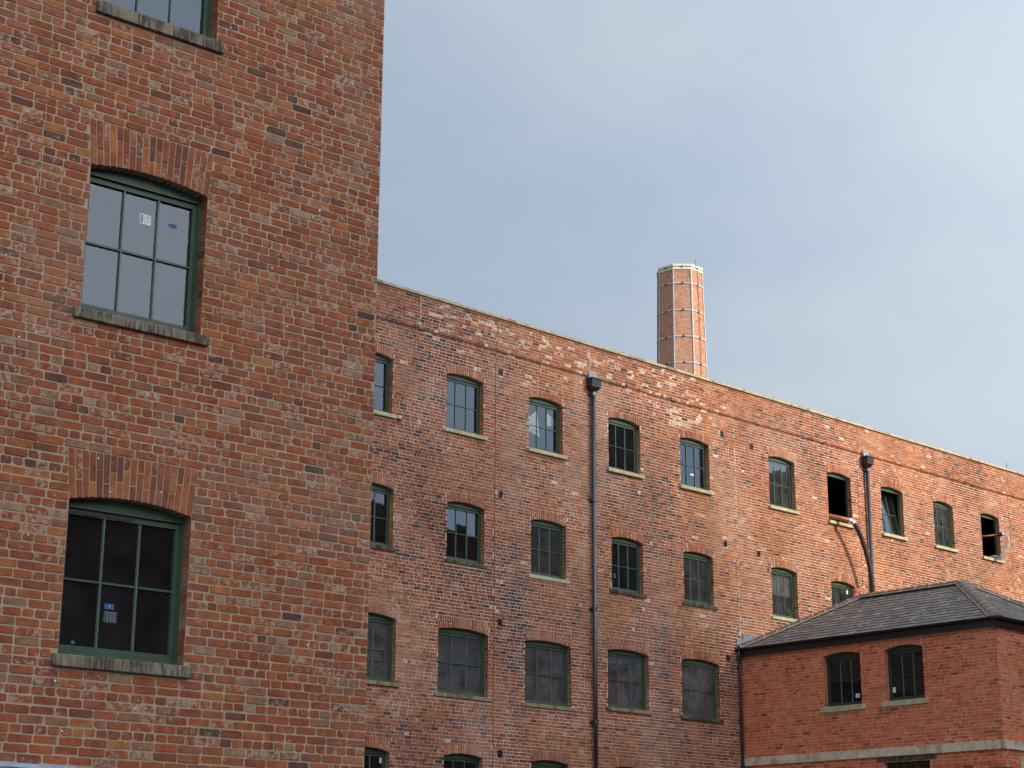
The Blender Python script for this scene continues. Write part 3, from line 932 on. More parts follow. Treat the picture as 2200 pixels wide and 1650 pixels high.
# parapet stands 25 mm proud above the string line
b2 = layout(22.0, 61.95, ZSTR, 16.13, [], rgM, cuts=[(s - wd, s + wd, a, b) for s, a, b, m_, wd in JOINTS if b > 15.5], phase=0, joint=0.0155)
brick_wall(mill, FM, MW, b2, rgM, 'M', (M['brick_m'], M['brick_m1']), False, face_d=-0.048, back=-0.036, limit=0, smear_f=smM)
pp = MB()
pp.box(FM, U0, U1, -0.041, 0.3, ZSTR + 0.002, 16.128)
pp.build('parapet', M['mort_m'], mill)
rv = MB()
for o in opM: reveal_bricks(rv, FM, o, rgM, 'M')
rv.build('reveal_brickwork', M['brick_m'], mill, kind='stuff')
winM = []
for i, (row, o, gl_, si, ex, lb) in enumerate(WIN):
    wn = window(mill, FM, o, rgM, glass=gl_ or 'glass', sill=si, label=lb, **ex)
    winM.append(wn)
    am = MB()
    for cell in arch_cells(o, rgM, 0.071):
        arch_brick_geo(am, FM, cell, rgM, min(1, max(0.1, rgM.gauss(0.5, 0.14))), rgM.random() ** 2.5)
    am.build('arch', M['brick_m'], wn, kind='stuff')
dgm = 0.177
sticker(winM[4], FM, 37.458, 37.594, 13.335, 13.385, dgm, 'paper')
sticker(winM[4], FM, 37.46, 37.55, 13.40, 13.43, dgm, 'bluetape')
sticker(winM[13], FM, 34.317, 34.40, 10.06, 10.186, dgm, 'greypaper')
sticker(winM[16], FM, 44.415, 44.495, 10.85, 10.96, dgm, 'paper')
sticker(winM[22], FM, 26.583, 26.655, 4.87, 4.985, dgm, 'paper', [(0.15, 0.85, 0.3, 0.36), (0.15, 0.85, 0.6, 0.66)])
# flat white angular shapes set behind the third top window
ps = MB()
d_ = 0.32
ps.face([FM.p(31.18, d_, 13.55), FM.p(31.75, d_, 13.42), FM.p(31.72, d_ + 0.05, 14.02), FM.p(31.66, d_, 14.12), FM.p(31.2, d_, 13.72)])
ps.face([FM.p(32.02, d_, 13.76), FM.p(32.45, d_, 13.86), FM.p(32.03, d_, 14.12)])
ps.build('white_shape', M['paper'], winM[2])
# grey board behind the upper half of the window above the annex roof
bd = MB()
oo = opM[15]
bd.box(FM, oo.L + 0.05, oo.R - 0.05, 0.24, 0.25, 10.42, 11.08)
bd.build('grey_board', plain_mat('grey_board', (0.34, 0.31, 0.26), 0.8, 0.2, var=0.3, scale=3), winM[15])
# finger drawing in the dust: a round head over a triangle
fdw = MB()
dz = dgm - 0.002
def stroke(pts):
    fdw.tube([FM.p(s, dz, z) for s, z in pts], 0.006, 5)
stroke([(26.44 + 0.07 * math.cos(a), 7.66 + 0.075 * math.sin(a)) for a in [k * math.pi / 5 for k in range(11)]])
stroke([(26.46, 7.58), (26.42, 7.48), (26.30, 7.20)])
stroke([(26.53, 7.44), (26.60, 7.30), (26.67, 7.16), (26.55, 7.13), (26.30, 7.14)])
fdw.build('finger_drawing', plain_mat('wiped_dust', (0.03, 0.028, 0.028), 0.5, 0.3), winM[17])
# expanding foam beside a frame
fo = MB()
o = opM[10]
for k in range(9):
    z = 10.0 + k * 0.085
    fo.box(FM, o.R - 0.012, o.R - 0.001, 0.095 + 0.01 * (k % 2), 0.129, z, z + 0.06 + 0.02 * (k % 3))
fo.build('expanding_foam', M['foam'], winM[10])
for a, z in VENTS: vent(mill, FM, a, z)
vent(mill, FM, 40.49, 11.0, 0.05, 0.10)
for s, a, b, m_, wd in JOINTS:
    jm = MB()
    jm.box(FM, s - wd, s + wd, -0.004, 0.02, a, min(b, ZSTR - 0.003))  if a < ZSTR else None
    if b > 15.5: jm.box(FM, s - wd, s + wd, -0.046, 0.0, ZSTR + 0.004, 16.115)
    jm.build('movement_joint', M[m_], mill)
# coping stones
s = 22.0
while s < 61.2:
    ln_ = rgM.uniform(0.95, 1.25)
    cp = MB()
    y0 = -0.10 + rgM.uniform(-0.004, 0.004)
    zt = 16.198 + rgM.uniform(-0.004, 0.004)
    cp.hexa([FM.p(s + 0.004, y0, 16.118), FM.p(s + ln_ - 0.004, y0, 16.118), FM.p(s + ln_ - 0.004, 0.36, 16.132), FM.p(s + 0.004, 0.36, 16.132),
             FM.p(s + 0.004, y0, zt - 0.012), FM.p(s + ln_ - 0.004, y0, zt - 0.012), FM.p(s + ln_ - 0.004, 0.36, zt + 0.035), FM.p(s + 0.004, 0.36, zt + 0.035)])
    ob = cp.build('coping_stone', M['coping'], mill)
    s += ln_
# lumps of lichen and wire on the coping
lc = MB()
for k in range(70):
    s = rgM.uniform(24, 57)
    q = rgM.uniform(0.012, 0.035)
    lc.box(FM, s, s + q * 1.6, rgM.uniform(-0.07, 0.0), rgM.uniform(0.02, 0.1), 16.17, 16.19 + q * 0.8)
lc.build('moss', plain_mat('moss', (0.17, 0.15, 0.07), 0.95, 0.1, var=0.4, scale=20), mill, kind='stuff')
rd = MB(); rd.tube([FM.p(53.75, 0.1, 16.18), FM.p(53.75, 0.1, 16.46)], 0.012, 6); rd.build('vent_rod', M['black'], mill)
wlg = MB(); wlg.box(FM, 26.72, 26.80, -0.07, 0.0, 12.89, 12.95); wlg.tube([FM.p(26.76, -0.10, 12.91), FM.p(26.76, -0.05, 12.93)], [0.03, 0.04], 8)
wlg.build('security_camera', M['paper'], mill)
# rainwater pipes
def rain_pipe(s, ztop, zbot, hop_w=0.36):
    r = 0.055
    yc = -0.095
    pm = MB()
    pm.tube([FM.p(s, yc, ztop - 0.02), FM.p(s, yc, zbot)], r, 20)
    P = pm.build('rainwater_pipe', M['pipe'], mill, smooth=True)
    hm = MB()
    z0, z1 = ztop, ztop + 0.19
    w_, w2 = hop_w / 2, hop_w / 2 * 0.92
    hm.hexa([FM.p(s - w2, -0.23, z0), FM.p(s + w2, -0.23, z0), FM.p(s + w2, -0.031, z0), FM.p(s - w2, -0.031, z0),
             FM.p(s - w_, -0.25, z1), FM.p(s + w_, -0.25, z1), FM.p(s + w_, -0.031, z1), FM.p(s - w_, -0.031, z1)])
    hm.box(FM, s - w_ - 0.025, s + w_ + 0.025, -0.275, -0.031, z1 + 0.001, z1 + 0.03)
    hm.box(FM, s - w2 - 0.012, s + w2 + 0.012, -0.243, -0.031, z0 - 0.02, z0 - 0.001)
    hm.hexa([FM.p(s - 0.07, -0.165, z0 - 0.12), FM.p(s + 0.07, -0.165, z0 - 0.12), FM.p(s + 0.07, -0.031, z0 - 0.12), FM.p(s - 0.07, -0.031, z0 - 0.12),
             FM.p(s - w2 * 0.9, -0.23, z0 - 0.021), FM.p(s + w2 * 0.9, -0.23, z0 - 0.021), FM.p(s + w2 * 0.9, -0.031, z0 - 0.021), FM.p(s - w2 * 0.9, -0.031, z0 - 0.021)])
    hm.build('hopper', M['black'], P)
    cm = MB()
    cm.hexa([FM.p(s - 0.15, -0.12, z1 + 0.02), FM.p(s + 0.15, -0.12, z1 + 0.02), FM.p(s + 0.15, 0.0, z1 + 0.02), FM.p(s - 0.15, 0.0, z1 + 0.02),
             FM.p(s - 0.15, -0.075, z1 + 0.22), FM.p(s + 0.15, -0.075, z1 + 0.22), FM.p(s + 0.15, 0.0, z1 + 0.22), FM.p(s - 0.15, 0.0, z1 + 0.22)])
    cm.build('lead_chute', M['lead'], P)
    z = ztop - 0.14
    k = 0
    while z > zbot:
        bm_ = MB()
        bm_.tube([FM.p(s, yc, z), FM.p(s, yc, z - 0.09)], r + 0.012, 16)
        bm_.box(FM, s - 0.115, s + 0.115, -0.06, 0.0, z - 0.07, z - 0.02)
        bm_.build('pipe_collar', M['pipe'], P)
        z -= 2.85
rain_pipe(33.32, 14.98, 0.3)
rain_pipe(45.40, 14.96, 0.3, 0.34)
# shell of the mill
sh = MB()
sh.face([FM.p(U0, 0.02, 0), FM.p(U0, 12, 0), FM.p(U0, 12, 15.6), FM.p(U0, 0.02, 15.6)])
sh.face([FM.p(U1, 0.02, 0), FM.p(U1, 12, 0), FM.p(U1, 12, 15.6), FM.p(U1, 0.02, 15.6)])
sh.face([FM.p(U0, 12, 0), FM.p(U1, 12, 0), FM.p(U1, 12, 15.6), FM.p(U0, 12, 15.6)])
sh.build('side_wall', M['mort_a'], mill)
rf = MB()
rf.box(FM, U0, U1, 0.29, 12.0, 15.3, 15.5)
rf.build('roof', M['lead'], mill)
iw = MB()
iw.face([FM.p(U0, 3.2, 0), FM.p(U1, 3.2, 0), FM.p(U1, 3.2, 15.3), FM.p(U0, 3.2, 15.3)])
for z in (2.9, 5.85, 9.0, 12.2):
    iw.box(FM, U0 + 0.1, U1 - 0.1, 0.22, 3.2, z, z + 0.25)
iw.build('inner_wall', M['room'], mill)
# lead steps where the annex roof meets the mill
for (a, b, z0, z1) in ((39.0, 39.34, 8.66, 8.935), (39.28, 39.9, 8.72, 9.075)):
    lm = MB(); lm.box(FM, a, b, -0.022 if a < 39.1 else -0.03, -0.004, z0, z1)
    lm.build('lead_flashing', M['lead'], mill)

# ================================================================== annex
UA = 39.159
W_A = 8.06                                        # how far it stands out from the mill
HIP, RISE = 2.4947, 1.4264
OA = MW((UA, 0, 0))
annex = thing('annex_building', 'low brick annex with hipped slate roof at the foot of the long mill', 'building', OA, AZ_M)
MA = Matrix.Translation(OA) @ Matrix.Rotation(AZ_M, 4, 'Z')
AW = lambda P: MA @ Vector(P)
FA = Face((0, 0, 0), (0, -1, 0), (1, 0, 0))       # side wall, s = distance out from the mill
FB = Face((0, -W_A, 0), (1, 0, 0), (0, 1, 0))     # front wall
WB = 2 * HIP - 0.24
rgA = random.Random(33)
opA = [Opening(2.80, 3.996, 6.865, 8.172, 0.085, 0.21, 6.718, 0.125, 0.06),
       Opening(4.746, 5.915, 6.867, 8.168, 0.085, 0.21, 6.722, 0.125, 0.06),
       Opening(4.57, 5.946, 3.2, 5.36, 0.0, 0.0, 3.1, 0.05, 0.05)]
wl = MB()
wall_sheet(wl, FA, 0.0, W_A, 0.0, 8.62, opA, deep=0.22)
wall_sheet(wl, FB, 0.0, WB, 0.0, 8.62, [])
wl.build('wall', M['mort_a'], annex)
zA0 = 5.705
snap(opA, zA0)
bA = layout(0.0, W_A, zA0, zA0 + 33 * H, opA[:2], rgA, phase=1)
def smA(rg, s, z): return rg.random() ** 3 * (0.9 if s < 2.2 else 0.5)
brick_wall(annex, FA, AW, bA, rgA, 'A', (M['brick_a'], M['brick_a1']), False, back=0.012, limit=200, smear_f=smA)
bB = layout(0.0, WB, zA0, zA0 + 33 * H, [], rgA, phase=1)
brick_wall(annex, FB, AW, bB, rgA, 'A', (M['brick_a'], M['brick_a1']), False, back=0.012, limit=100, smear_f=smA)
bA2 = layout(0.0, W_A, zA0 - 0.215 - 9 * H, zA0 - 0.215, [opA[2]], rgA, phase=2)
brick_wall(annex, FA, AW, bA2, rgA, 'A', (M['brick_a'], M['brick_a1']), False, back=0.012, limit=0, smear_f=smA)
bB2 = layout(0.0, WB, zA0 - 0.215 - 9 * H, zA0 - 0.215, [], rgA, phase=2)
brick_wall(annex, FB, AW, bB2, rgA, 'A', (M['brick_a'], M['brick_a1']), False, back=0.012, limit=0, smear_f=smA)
rv = MB()
for o in opA[:2]: reveal_bricks(rv, FA, o, rgA, 'A', 0.14)
rv.build('reveal_brickwork', M['brick_a'], annex, kind='stuff')
for i, (o, lb) in enumerate(zip(opA, ('annex window nearer the mill, sticker at lower right', 'annex window nearer the corner, sticker at lower left', None))):
    wn = window(annex, FA, o, rgA, glass='glass_k', sill='stone_y', frame='green_dark', label=lb, fd=0.15)
    if i < 2:
        am = MB()
        for cell in arch_cells(o, rgA, 0.07):
            arch_brick_geo(am, FA, cell, rgA, min(1, max(0.1, rgA.gauss(0.5, 0.15))), rgA.random() ** 2.5, back=0.14)
        am.build('arch', M['brick_a'], wn, kind='stuff')
    if i == 0: sticker(wn, FA, 3.665, 3.795, 7.06, 7.165, 0.197, 'paper', [(0.5, 0.58, 0.05, 0.95), (0.62, 0.95, 0.5, 0.62)])
    if i == 1: sticker(wn, FA, 4.82, 4.912, 7.095, 7.23, 0.197, 'paper', [(0.3, 0.7, 0.65, 0.8), (0.25, 0.6, 0.3, 0.45)])
# stone band, in blocks, round the corner
x = 0.0
while x < W_A - 0.2:
    ln_ = min(rgA.uniform(0.9, 1.5), W_A - 0.003 - x)
    if W_A - x - ln_ < 0.4: ln_ = W_A - 0.003 - x
    bm_ = MB(); bm_.box(FA, x + 0.003, x + ln_ - 0.003, -0.05, 0.05, 5.487, 5.697)
    bm_.build('band_stone', M['band'], annex)
    x += ln_
x = -0.05
while x < WB:
    ln_ = rgA.uniform(1.0, 1.5)
    bm_ = MB(); bm_.box(FB, x + (0.0 if x < 0 else 0.003), x + ln_ - 0.003, -0.05, 0.05, 5.487, 5.697)
    bm_.build('band_stone', M['band'], annex)
    x += ln_
co_ = MB()
for z0, z1, p in ((5.145, 5.222, 0.035), (5.055, 5.135, 0.05)):
    for a, b in ((0.0, 4.45), (6.05, W_A)):
        x = a
        while x < b - 0.01:
            e = min(x + 0.225, b)
            co_.box(FA, x + 0.004, e - 0.004, -p, 0.01, z0, z1, tone_of(rgA, 'A'), 0.2); x += 0.23
    x = -p
    while x < WB:
        co_.box(FB, x + 0.004, x + 0.221, -p, 0.01, z0, z1, tone_of(rgA, 'A'), 0.2); x += 0.23
co_.build('corbel_course', M['brick_a'], annex, kind='stuff')
pd = MB(); pd.box(FB, 0.62, 1.1, -0.06, 0.05, 5.06, 5.30); pd.build('pad_stone', M['stone_y'], annex)
lt = MB(); lt.box(FA, 4.35, 6.15, -0.012, 0.1, 5.36, 5.478); lt.build('lintel', M['stone_d'], annex)
# roof planes, fascia, gutter. OV = overhang
OV = 0.12
ZE = 8.655
def RP(u, wd, z): return (u, -wd, z)                 # annex-local point: u along mill, wd out from mill
uL, uR, wN, wF = -OV, -OV + 2 * HIP, W_A + OV, 0.0
ur = (uL + uR) / 2
RN, RF_ = (ur, wN - HIP), (ur, wF + HIP - 0.1)       # ridge ends
zr = ZE + RISE
rf = MB()
dz_ = -0.03
rf.face([RP(uL, wF, ZE + dz_), RP(uL, wN, ZE + dz_), RP(RN[0], RN[1], zr + dz_), RP(RF_[0], RF_[1], zr + dz_)])
rf.face([RP(uL, wN, ZE + dz_), RP(uR, wN, ZE + dz_), RP(RN[0], RN[1], zr + dz_)])
rf.face([RP(uR, wN, ZE + dz_), RP(uR, wF, ZE + dz_), RP(RF_[0], RF_[1], zr + dz_), RP(RN[0], RN[1], zr + dz_)])
rf.face([RP(uR, wF, ZE + dz_), RP(uL, wF, ZE + dz_), RP(RF_[0], RF_[1], zr + dz_)])
rf.face([RP(uL, wF, ZE + dz_), RP(uR, wF, ZE + dz_), RP(uR, wN, ZE + dz_), RP(uL, wN, ZE + dz_)])
roof = rf.build('roof', M['ridge'], annex)
def slates(O, E, U, length, slope_len, in_a, in_b, rg, budget, joined):
    """courses of slate on one slope: O eave start, E along the eave, U up the slope; in_a/in_b hips cut each course"""
    O, E, U = Vector(O), Vector(E), Vector(U)
    Nn = E.cross(U).normalized()
    if Nn.z < 0: Nn = -Nn
    exp, wd = 0.205, 0.30
    nr = int(slope_len / exp)
    for r in range(nr + 1):
        v0 = r * exp - 0.02
        v1 = min(v0 + exp * 1.9, slope_len)
        f = min(1.0, max(0, v0) / slope_len)
        a, b = in_a * f, length - in_b * f
        x = a - (wd / 2 if r % 2 else 0)
        while x < b - 0.03:
            p_, q_ = max(x + 0.003, a), min(x + wd - 0.003, b)
            if q_ - p_ > 0.05:
                j = rg.uniform(-0.012, 0.012)
                lift = rg.uniform(0.0, 0.005)
                pts = []
                for (s_, t_) in ((p_, v0 + j), (q_, v0 + j + rg.uniform(-0.004, 0.004)), (min(q_, length - in_b * v1 / slope_len + 0.02), v1), (max(p_, in_a * v1 / slope_len - 0.02), v1)):
                    h = 0.014 + lift if t_ < v0 + 0.05 else -0.012
                    pts.append((O + E * s_ + U * t_) + Nn * h)
                if pts[3].dot(E) > pts[2].dot(E) - 0.01:
                    pts[3] = pts[2] - E * 0.01
                P = [tuple(q) for q in pts] + [tuple(q + Nn * 0.009) for q in pts]
                tn = min(1, max(0, rg.gauss(0.45, 0.2)))
                mb = MB() if budget[0] > 0 else joined
                mb.hexa([P[0], P[1], P[2], P[3], P[4], P[5], P[6], P[7]], tn)
                if budget[0] > 0:
                    budget[0] -= 1
                    ob = mb.build('slate', M['slate1'], roof)
                    ob.color = (tn, 0, 0, 1)
            x += wd
rg = random.Random(8)
sl_len = math.hypot(HIP, RISE)
bud = [300]
joined = MB()
cu, su = HIP / sl_len, RISE / sl_len
slates(RP(uL, wF, ZE), (0, -1, 0), (cu, 0, su), wN - wF, sl_len, HIP - 0.1, HIP, rg, bud, joined)
slates(RP(uL, wN, ZE), (1, 0, 0), (0, cu, su), uR - uL, sl_len, HIP, HIP, rg, bud, joined)
if joined.f: joined.build('slating', M['slate'], roof, kind='stuff')
def ridge_run(A, B, n, rad=0.135):
    A, B = Vector(A), Vector(B)
    D = (B - A) / n
    side = D.cross(Vector((0, 0, 1))).normalized()
    upv = side.cross(D).normalized()
    for k in range(n):
        a, b = A + D * k + D * 0.03, A + D * (k + 1) - D * 0.03
        mb = MB()
        ring = []
        for q, rr in ((a, rad), (b, rad * 1.05)):
            for t_ in range(7):
                an = math.pi * t_ / 6
                ring.append(tuple(q + side * math.cos(an) * rr * 1.2 + upv * (math.sin(an) * rr * 0.8 - 0.03)))
        mb.poly(ring, [(i, i + 1, i + 8, i + 7) for i in range(6)] + [tuple(range(6, -1, -1)), tuple(range(7, 14))])
        mb.build('ridge_tile', M['ridge'], roof)
        jm = MB()
        ring = []
        for q in (b - D * 0.02, b + D * 0.10):
            for t_ in range(7):
                an = math.pi * t_ / 6
                ring.append(tuple(q + side * math.cos(an) * rad * 1.30 + upv * (math.sin(an) * rad * 0.88 - 0.03)))
        jm.poly(ring, [(i, i + 1, i + 8, i + 7) for i in range(6)] + [tuple(range(6, -1, -1)), tuple(range(7, 14))])
        jm.build('tile_joint', M['bedding'], roof)
    bm_ = MB()
    a, b = A, B
    for sg in (1, -1):
        bm_.poly([tuple(a + side * sg * rad * 1.0 - upv * 0.045), tuple(b + side * sg * rad * 1.0 - upv * 0.045), tuple(b + side * sg * rad * 1.42 - upv * 0.04), tuple(a + side * sg * rad * 1.42 - upv * 0.04),
                  tuple(a + side * sg * rad * 1.0 + upv * 0.0), tuple(b + side * sg * rad * 1.0 + upv * 0.0), tuple(b + side * sg * rad * 1.3 - upv * 0.02), tuple(a + side * sg * rad * 1.3 - upv * 0.02)],
                 [(0, 3, 2, 1), (4, 5, 6, 7), (0, 1, 5, 4), (1, 2, 6, 5), (2, 3, 7, 6), (3, 0, 4, 7)])
    bm_.build('ridge_bedding', M['bedding'], roof)
zt_ = zr + 0.02
ridge_run(RP(RF_[0], RF_[1], zt_), RP(RN[0], RN[1], zt_), 7)
ridge_run(RP(RN[0], RN[1], zt_), RP(uL + 0.06, wN - 0.06, ZE + 0.05), 10)
ridge_run(RP(RN[0], RN[1], zt_), RP(uR - 0.06, wN - 0.06, ZE + 0.05), 9)
ridge_run(RP(RF_[0], RF_[1], zt_), RP(uL + 0.06, wF + 0.06, ZE + 0.05), 10)
fa = MB()
fa.box(FA, 0.0, W_A + OV - 0.02, -OV + 0.02, -OV + 0.045, 8.435, ZE - 0.03)
fa.box(FA, 0.0, W_A + 0.02, -OV + 0.046, 0.0, 8.435, 8.455)
fa.box(FB, -OV + 0.02, WB + OV, -OV + 0.02, -OV + 0.045, 8.435, ZE - 0.03)
fa.box(FB, -0.02, WB + OV, -OV + 0.046, 0.0, 8.436, 8.456)
fa.build('fascia', M['black'], annex)
def gutter(F, a, b):
    mb = MB()
    n = 7
    for (i0, i1) in ((a, b),):
        for k in range(n):
            t0, t1 = math.pi * k / n, math.pi * (k + 1) / n
            q = lambda s, t, r_: F.p(s, -OV - 0.045 + math.cos(t) * r_, ZE - 0.005 - math.sin(t) * r_ * 0.95)
            mb.poly([q(i0, t0, 0.06), q(i1, t0, 0.06), q(i1, t1, 0.06), q(i0, t1, 0.06), q(i0, t0, 0.053), q(i1, t0, 0.053), q(i1, t1, 0.053), q(i0, t1, 0.053)],
                    [(0, 1, 2, 3), (7, 6, 5, 4), (0, 4, 5, 1), (3, 2, 6, 7)])
    for s_ in (a, b):
        mb.face([F.p(s_, -OV - 0.045 + math.cos(t) * 0.06, ZE - 0.005 - math.sin(t) * 0.057) for t in [math.pi * k / n for k in range(n + 1)]])
    mb.build('gutter', M['black'], annex)
gutter(FA, 0.0, W_A + OV + 0.1)
gutter(FB, -OV - 0.1, WB + OV)
dp = MB()
dp.tube([(-0.165, -0.10, 8.60), (-0.165, -0.10, 8.47), (-0.16, -0.09, 8.40), (-0.11, -0.07, 8.30), (-0.10, -0.07, 8.20), (-0.10, -0.07, 0.2)], 0.038, 12)
D_ = dp.build('downpipe', M['pipe'], annex, smooth=True)
for z in (8.2, 7.2, 5.4):
    bm_ = MB(); bm_.tube([(-0.10, -0.07, z), (-0.10, -0.07, z - 0.07)], 0.048, 12); bm_.box(Face((0, 0, 0), (1, 0, 0), (0, 1, 0)), -0.17, -0.03, -0.03, 0.0, z - 0.05, z - 0.02)
    bm_.build('pipe_collar', M['pipe'], D_)
sh = MB()
sh.face([(WB, 0, 0), (WB, -W_A, 0), (WB, -W_A, 8.62), (WB, 0, 8.62)])
sh.build('side_wall', M['mort_a'], annex)
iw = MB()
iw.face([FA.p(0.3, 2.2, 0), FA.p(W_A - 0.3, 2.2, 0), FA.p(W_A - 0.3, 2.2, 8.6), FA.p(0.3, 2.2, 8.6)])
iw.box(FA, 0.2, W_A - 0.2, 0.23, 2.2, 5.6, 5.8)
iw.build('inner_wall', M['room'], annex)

# ================================================================== octagonal chimney
CX, CY, CANG = 10.8776, 112.0, 0.0143234
chim = thing('factory_chimney', 'tapering octagonal brick chimney with pale steel straps and cream cap, behind the mill', 'chimney', (CX, CY, 0))
ZTOP = 41.87
rad = lambda z: 1.51942 + 0.0206425 * (40 - z)
cv = lambda i, z, e=0.0: ((rad(z) + e) * math.cos(CANG + math.pi / 8 + i * math.pi / 4), (rad(z) + e) * math.sin(CANG + math.pi / 8 + i * math.pi / 4), z)
st = MB()
ZC = 41.52
for i in range(8):
    st.face([cv(i, 0), cv(i + 1, 0), cv(i + 1, ZC), cv(i, ZC)])
st.face([cv(i, ZC - 0.3) for i in range(8)])
st.build('shaft', M['mort_c'], chim)
bk = MB()
rgC = random.Random(4)
for i in (3, 4, 5, 6, 7):
    c = 0
    z = 30.0
    while z < ZC - H:
        A0, B0 = Vector(cv(i, z)), Vector(cv(i + 1, z))
        A1, B1 = Vector(cv(i, z + H)), Vector(cv(i + 1, z + H))
        w_ = (B0 - A0).length
        nrm = ((A0 + B0) / 2); nrm.z = 0; nrm.normalize()
        hd = c % 4 == 0
        lw = 0.118 if hd else 0.236
        x = -(lw / 2 if c % 2 else 0)
        while x < w_ - 0.02:
            p_, q_ = max(x + 0.008, 0.004), min(x + lw - 0.008, w_ - 0.004)
            if q_ - p_ > 0.04:
                P = [A0.lerp(B0, p_ / w_), A0.lerp(B0, q_ / w_), A1.lerp(B1, q_ / w_), A1.lerp(B1, p_ / w_)]
                P[0] = P[0] + Vector((0, 0, 0.009)); P[1] = P[1] + Vector((0, 0, 0.009)); P[2] = P[2] - Vector((0, 0, 0.009)); P[3] = P[3] - Vector((0, 0, 0.009))
                e = nrm * (0.008 + rgC.uniform(-0.003, 0.003))
                bk.poly([tuple(q + e) for q in P] + [tuple(q - nrm * 0.002) for q in P],
                        [(0, 1, 2, 3)] + [(k, k + 4, (k + 1) % 4 + 4, (k + 1) % 4) for k in range(4)], tone_of(rgC, 'M'), rgC.random() ** (1.2 if z > 40.3 else 3))
            x += lw
        z += H; c += 1
bk.build('brickwork', M['brick_c'], chim, kind='stuff')
for z0, z1, e0 in ((ZC, 41.72, 0.06), (41.735, ZTOP, 0.075)):
    cp = MB()
    for i in range(8):
        cp.hexa([cv(i, z0, e0), cv(i + 1, z0, e0), cv(i + 1, z0, -0.35), cv(i, z0, -0.35), cv(i, z1, e0), cv(i + 1, z1, e0), cv(i + 1, z1, -0.35), cv(i, z1, -0.35)])
    cp.build('cap_ring', M['cream'], chim)
for i in range(8):
    am = MB()
    zs_ = [0.5, ZTOP + 0.03]
    for sgn in (-1, 1):
        P = []
        for z in zs_:
            A, B = Vector(cv(i, z, 0.035)), Vector(cv(i + sgn, z, 0.035))
            A2, B2 = Vector(cv(i, z, 0.10 if z > 41 else 0.05)), None
            dv = (B - A).normalized() * 0.05
            A = Vector(cv(i, z, 0.05)); 
            P.append((A, A + dv))
        e = Vector((math.cos(CANG + math.pi / 8 + i * math.pi / 4), math.sin(CANG + math.pi / 8 + i * math.pi / 4), 0)) * 0.014
        (a0, b0), (a1, b1) = P
        am.hexa([tuple(a0), tuple(b0), tuple(b0 - e), tuple(a0 - e), tuple(a1), tuple(b1), tuple(b1 - e), tuple(a1 - e)])
    am.build('corner_angle', M['steel'], chim)
for zb_ in (41.70, 40.57, 38.75, 36.98, 35.235, 33.45):
    bm_ = MB()
    e = 0.085 if zb_ > 41 else 0.055
    hh = 0.025 if zb_ > 41 else 0.034
    for i in range(8):
        bm_.hexa([cv(i, zb_ - hh, e), cv(i + 1, zb_ - hh, e), cv(i + 1, zb_ - hh, e - 0.02), cv(i, zb_ - hh, e - 0.02), cv(i, zb_ + hh, e), cv(i + 1, zb_ + hh, e), cv(i + 1, zb_ + hh, e - 0.02), cv(i, zb_ + hh, e - 0.02)])
    B_ = bm_.build('steel_strap', M['steel'] if zb_ < 41 else M['lead'], chim)
    for i in range(8):
        A, Bv = Vector(cv(i, zb_, e)), Vector(cv(i + 1, zb_, e))
        m_ = (A + Bv) / 2
        t_ = (Bv - A).normalized(); n_ = Vector((m_.x, m_.y, 0)).normalized()
        km = MB()
        km.hexa([tuple(m_ + t_ * a + n_ * b + Vector((0, 0, c))) for c in (-0.045, 0.04) for a, b in ((-0.065, 0.0), (0.065, 0.0), (0.05, 0.05), (-0.05, 0.05))])
        km.build('strap_clamp', M['black'], B_)
lr = MB()
A, Bv = Vector(cv(6, ZTOP, 0.09)), Vector(cv(7, ZTOP, 0.09))
q = A.lerp(Bv, 0.38)
lr.tube([tuple(q + Vector((0, 0, -0.2))), tuple(q + Vector((0, 0, 0.45)))], [0.018, 0.008], 6)
A2 = Vector(cv(6, 30, 0.075)).lerp(Vector(cv(7, 30, 0.075)), 0.52)
q2 = Vector(cv(6, ZTOP - 0.3, 0.075)).lerp(Vector(cv(7, ZTOP - 0.3, 0.075)), 0.52)
lr.tube([tuple(q2), tuple(A2)], 0.016, 6)
lr.build('lightning_conductor', M['black'], chim)

# ================================================================== hoses out of the open windows
hz = thing('debris_hose', 'black hose on an orange pipe, hanging from an open window down behind the annex roof', 'hose', MW((43.9, -0.42, 0)), AZ_M)
LH = lambda u, wv, z: (u - 43.9, -wv + 0.42, z)
pm = MB()
pm.tube([LH(43.30, -0.75, 13.30), LH(43.6, -0.25, 13.14), LH(43.80, 0.18, 13.005), LH(43.93, 0.41, 12.925)], 0.072, 16)
pm.build('orange_pipe', M['orange'], hz, smooth=True)
cm = MB()
cm.tube([LH(43.925, 0.40, 12.93), LH(43.985, 0.47, 12.88)], 0.088, 16)
cm.tube([LH(43.985, 0.47, 12.88), LH(44.03, 0.495, 12.845)], 0.078, 16)
cm.build('coupling', M['chrome'], hz, smooth=False)
path = [(44.02, 0.49, 12.85), (44.10, 0.50, 12.79), (44.20, 0.50, 12.68), (44.33, 0.50, 12.52), (44.455, 0.49, 12.31), (44.58, 0.475, 12.10), (44.70, 0.46, 11.85), (44.81, 0.44, 11.58), (44.90, 0.41, 11.28), (44.98, 0.38, 10.98), (45.06, 0.34, 10.5), (45.10, 0.31, 9.6), (45.1, 0.3, 8.8)]
pm = MB()
sub = []
for k in range(len(path) - 1):
    for q in range(6):
        t_ = q / 6
        sub.append(tuple(path[k][j] * (1 - t_) + path[k + 1][j] * t_ for j in range(3)))
sub.append(path[-1])
pm.tube([LH(*q) for q in sub], [0.071 + 0.004 * (k % 2) for k in range(len(sub))], 14)
pm.build('hose', M['hose'], hz, smooth=True)

